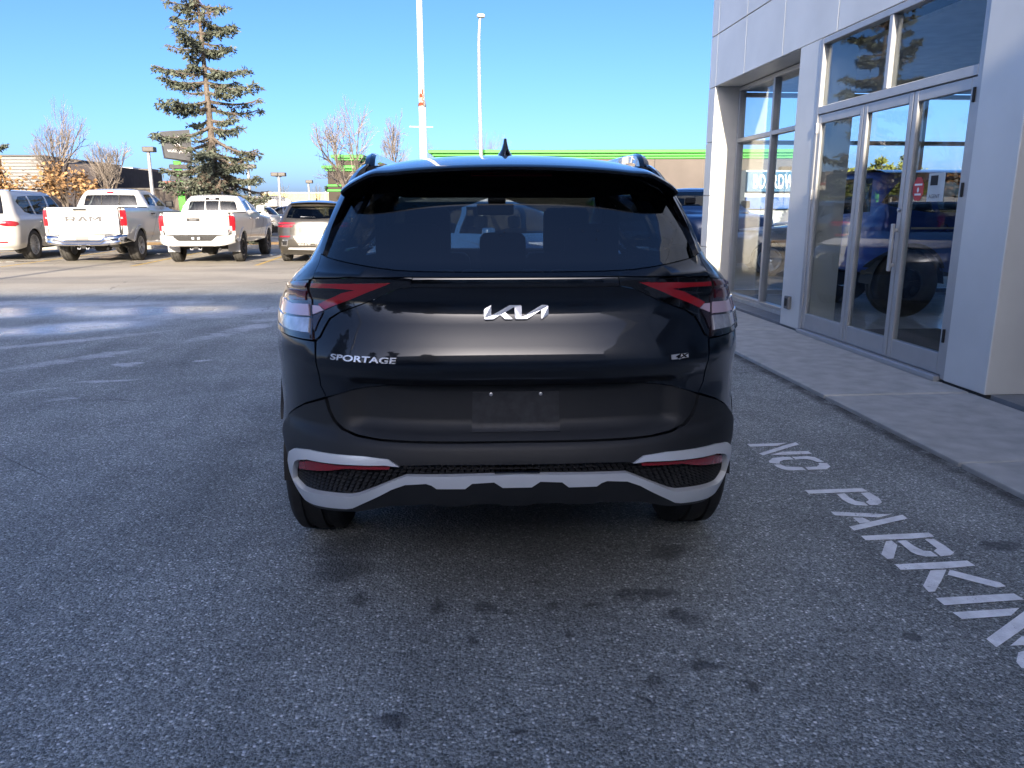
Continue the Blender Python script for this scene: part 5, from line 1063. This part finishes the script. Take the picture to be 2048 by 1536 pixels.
def spruce(label, loc, h, rad, seed, lean=0., sparse=1., nm=m_ndl, start=.10, lv=34, dead=.35, nsz=.17, name='spruce_tree', group=None, thin=1., ragged=False):
    rg = random.Random(seed); t = thing(name, label, 'tree', loc, rg.uniform(0, 6), group); tr = MB(); dd = MB(); cr = MB(); ln = Vector((math.cos(-t.rotation_euler.z) * lean, math.sin(-t.rotation_euler.z) * lean, 0))
    ax = lambda z: ln * (z / h) ** 1.3
    tr.tube([ax(h * i / 8) + Vector((0, 0, h * i / 8)) for i in range(9)], [h * .0175 * (1 - i / 8.3) + .01 for i in range(9)], 9)
    for k in range(lv):
        f = start + (1 - start) * ((k + rg.uniform(-.3, .3)) / lv) ** .95 if k else start; z0 = h * f; nb = rg.choice((2, 3, 3, 4)) + (3 if ragged and f < .36 else 0)
        a0 = rg.uniform(0, 6.28)
        for b in range(nb):
            if rg.random() > sparse: continue
            a = a0 + b * 6.283 / nb + rg.uniform(-.5, .5); Lb = rad * (1 - f) ** (.42 if ragged else .72) * rg.choice(((.35, .55, .8, .95, 1.2) if f > .36 else (.6, .8, .95, 1.1)) if ragged else (.8, .95, 1.05)) * rg.uniform(.85, 1.15) + .25
            d = Vector((math.cos(a), math.sin(a), 0)); dr = ((.62 if ragged else .48) * (1 - f) ** 1.2 + .03) * rg.uniform(.5, 1.5); pts = []
            for i in range(7):
                s_ = i / 6; pts.append(ax(z0) + Vector((0, 0, z0)) + d * Lb * s_ + Vector((0, 0, -dr * Lb * (s_ ** .9) + .30 * Lb * s_ ** 3 * (.5 + .5 * (1 - f)) + .10 * Lb * s_ * f)))
            tr.tube(pts, [.030 * thin * (1 - i / 7) * (1 + 2 * (1 - f)) + .006 for i in range(7)], 4, False)
            is_dead = rg.random() < (dead if not ragged or f > .4 else .55); side = Vector((-d.y, d.x, 0)); n = max(6, int(Lb * (17 if ragged else 12)))
            for j in range(n):
                s_ = .12 + .88 * (j + rg.random()) / n; i = min(5, int(s_ * 6)); p = pts[i].lerp(pts[i + 1], s_ * 6 - i)
                l = (.16 + .34 * Lb * .35 * (1 - s_ * .55)) * rg.uniform(.5, 1.15); sg2 = 1 if j % 2 else -1
                q = p + (side * sg2 * rg.uniform(.3, 1.) + d * rg.uniform(.2, .8)) * l + Vector((0, 0, -l * rg.uniform(.15, .75)))
                bare = is_dead or s_ < .30 * (1 - f) + .12
                if bare and rg.random() < .8:
                    m_ = p.lerp(q, .5) + Vector((0, 0, .04)); dd.tube([p, m_, q], [.009 * thin, .007 * thin, .004 * thin], 3, False)
                    for _ in range(2): e = p.lerp(q, rg.uniform(.3, .9)); dd.tube([e, e + Vector((rg.gauss(0, .12), rg.gauss(0, .12), -rg.uniform(.02, .18)))], [.005 * thin, .003 * thin], 3, False)
                    if is_dead and rg.random() < .75: continue
                    if rg.random() < .55: continue
                m2 = max(3, int(l / .075))
                for c in range(m2):
                    e = p.lerp(q, (c + .5) / m2)
                    for _ in range(4): leafquad(cr, e + Vector((rg.gauss(0, .025), rg.gauss(0, .025), rg.gauss(0, .02))), (q - p).normalized() * .55 + Vector((rg.gauss(0, .5), rg.gauss(0, .5), rg.gauss(.05, .4))), nsz * rg.uniform(.5, 1.1), nsz * .17, rg)
    tr.build('trunk', m_bark, t, fix=False)
    if dd.v: o = dd.build('dead_twigs', m_dead, t, fix=False); o['kind'] = 'stuff'
    o = cr.build('crown', nm, t, fix=False); o['kind'] = 'stuff'
    return t
def bare_tree(label, loc, h, seed, spread=.55, depth=6, col=m_twig, leaves=0, trunk_h=.22, thin=1., up=.35, name='bare_tree', leafz=(0, 1), w=None):
    rg = random.Random(seed); t = thing(name, label, 'tree', loc); tr = MB(); tw_ = MB(); lf = MB()
    def grow(p, d, l, r, k):
        q = [p]; dd_ = d.copy()
        for i in range(3):
            dd_ = (dd_ + Vector((rg.gauss(0, .10), rg.gauss(0, .10), rg.gauss(.03, .06)))).normalized(); q.append(q[-1] + dd_ * l / 3)
        (tr if k > depth - 3 else tw_).tube(q, [r, r * .9, r * .8, r * .68], 6 if k > depth - 2 else 3, False)
        if leaves and k <= 3 and leafz[0] * h < q[-1].z < leafz[1] * h:
            for _ in range(leaves): leafquad(lf, q[rg.randrange(4)] + Vector((rg.gauss(0, .09), rg.gauss(0, .09), rg.gauss(0, .09))), (rg.gauss(0, 1), rg.gauss(0, 1), rg.gauss(-.5, .6)), rg.uniform(.08, .16), .05, rg)
        if k == 0: return
        for i in range(3 if k > 1 else 2):
            ax_ = Vector((rg.gauss(0, 1), rg.gauss(0, 1), rg.gauss(0, .5))).cross(dd_)
            if ax_.length < .1: continue
            nd_ = (Matrix.Rotation(spread * rg.uniform(.45, 1.25) * (.55 if i == 0 else 1), 3, ax_.normalized()) @ dd_ + Vector((0, 0, up * .35))).normalized()
            grow(q[-1] if i < 2 else q[2], nd_, l * rg.uniform(.62, .86), r * (.70 if i == 0 else .56), k - 1)
    grow(Vector((0, 0, 0)), Vector((rg.gauss(0, .03), rg.gauss(0, .03), 1)), h * trunk_h, h * .018 * thin, depth)
    zm = sorted(v[2] for v in tw_.v)[int(len(tw_.v) * .995)]; rm_ = sorted(math.hypot(v[0], v[1]) for v in tw_.v)[int(len(tw_.v) * .97)]; kz = h / zm; kr = (w / rm_) if w else kz
    for m_ in (tr, tw_, lf): m_.v = [(x * (1 + (kr - 1) * min(1, z / (.3 * zm))), y * (1 + (kr - 1) * min(1, z / (.3 * zm))), z * kz) for x, y, z in m_.v]
    tr.build('trunk', m_bark, t, fix=False); o = tw_.build('crown', col, t, fix=False); o['kind'] = 'stuff'
    if lf.v: o = lf.build('dry_leaves', m_leaf, t, fix=False); o['kind'] = 'stuff'
    return t
spruce('tall half bare spruce rising behind the smaller white pickup', (-8.50, 30.2, .05), 10.0, 2.1, 7, -.15, .93, m_ndl, .05, 32, .26, .19, ragged=True)
bare_tree('large bare tree standing over orange leaves by the corrugated hall', (-17.75, 38.5, 0), 6.2, 11, .62, 7, m_twig, 0, .22, 1.35, w=1.6, up=.12)
bare_tree('small tree still holding dry orange leaves under the large bare tree', (-17.1, 37.4, 0), 3.4, 12, .62, 6, m_dead, 1, .2, 1., name='leafy_tree', w=1.45)
bare_tree('dry orange leaved tree at the corrugated hall wall, left of the large bare tree', (-21.6, 39.5, 0), 3.7, 41, .6, 6, m_dead, 2, .2, 1., name='leafy_tree', w=1.2)
bare_tree('bushy bare tree between the corrugated hall and the boxy lamp post', (-15.75, 38.6, 0), 4.3, 13, .55, 7, m_twig, 0, .16, 1.2, w=1.15, up=.15)
bare_tree('spreading bare tree in front of the corner tower', (-5.85, 48, 0), 7.4, 14, .72, 7, m_twig, 0, .22, 1.4, w=2.3, up=.10)
bare_tree('bare tree between the corner tower and the white mast', (-3.3, 52, 0), 7.0, 15, .68, 7, m_twig, 0, .22, 1.35, w=1.9, up=.10)
bare_tree('slim bare tree close behind the white mast', (-.95, 56, 0), 6.3, 16, .34, 6, m_twig, 0, .25, .6, w=.8)
bare_tree('wispy bare tree rising over the green cornice', (3.1, 66, 0), 7.6, 17, .36, 6, m_twig, 0, .26, .5, w=1.7)
bare_tree('thin bare tree over the brown shop', (-17.2, 52, 0), 4.6, 18, .38, 6, m_twig, 0, .25, .5, w=1.0)
bare_tree('leafless sapling in front of the pale yellow building', (-10.9, 54, 0), 3.4, 19, .22, 4, m_twig, 0, .35, .5, w=.5); bare_tree('slim leafless sapling by the corner tower', (-8.8, 54, 0), 3.0, 20, .30, 4, m_twig, 0, .3, .5, w=.6)
spruce('small distant spruce above the pale yellow building', (-11.2, 82, 0), 5.4, 1.7, 21, 0, 1., m_ndl2, .05, 16, .0, .34); spruce('tiny distant spruce left of the corner tower', (-9.6, 86, 0), 4.3, 1.2, 22, 0, 1., m_ndl2, .05, 12, .0, .34)
spruce('small distant spruce over the white shop', (-23.3, 74, 0), 5.0, 1.3, 23, 0, 1., m_ndl2, .1, 12, .0, .3); spruce('brownish distant spruce left of the pylon sign', (-20.3, 70, 0), 4.8, 1.4, 24, 0, 1., m_dead, .1, 12, .0, .3)
for i, (x, y, h) in enumerate(((18.2, 37, 2.7), (19.3, 37.5, 3.4), (20.2, 37, 3.0), (21.2, 37.5, 3.9), (22.3, 37, 4.0), (23.6, 38, 3.3))):
    spruce(('short yellow green evergreen at the end of the row beside the blue shop', 'slim yellow green evergreen second along the row from the blue shop', 'low yellow green evergreen filling the dip in the far evergreen row', 'tall yellow green evergreen just past the dip in the far evergreen row', 'tallest yellow green evergreen in the row beyond the showroom', 'yellow green evergreen standing past the tallest one of the row')[i], (x, y, 0), h, 1.25, 30 + i, 0, 1., m_ylg, .03, 16, 0, .26, 'evergreen', 'evergreen row beyond the far lot')
bare_tree('bare tree behind the evergreen row', (20.6, 43, 0), 5.2, 37, .5, 6, m_twig, w=1.3)
spruce('tall sparse spruce left of the frame, mirrored in the shop glass', (-33.5, 57, 0), 19, 3.4, 38, .6, .9, m_ndl, .06, 28, .25, .3)
for i, (x, y, h, r_) in enumerate(((-17.5, -3, 9.5, 2.2), (-20, -5, 12.5, 2.4), (-22.5, -3.5, 8.5, 2.2), (-25.5, -6, 11.5, 2.5))):
    spruce(('dark spruce nearest the forecourt lamp post', 'tallest dark spruce left of the warehouse', 'lowest dark spruce left of the warehouse', 'wide dark spruce at the outer end of the row left of the warehouse')[i], (x, y, 0), h, r_, 50 + i, 0, 1., m_ndl2, .03, 20, .05, .36, 'spruce_tree', 'spruces behind the forecourt')
for i, (x, y, h) in enumerate(((-9.5, -6.2, 6.0), (-7.6, -6.6, 4.6), (-6.3, -6.0, 5.9), (-4.9, -6.8, 4.4), (-3.3, -6.4, 5.2))):
    spruce(('young dark spruce before the warehouse, farthest from the dealership', 'short young spruce between two taller ones before the warehouse', 'tall young spruce in the middle of the row before the warehouse', 'shortest young spruce before the warehouse', 'young dark spruce before the warehouse, nearest the dealership')[i], (x, y, 0), h, 1.15, 60 + i, 0, 1., m_ndl2, .03, 16, .05, .3, 'spruce_tree', 'young spruces before the warehouse')
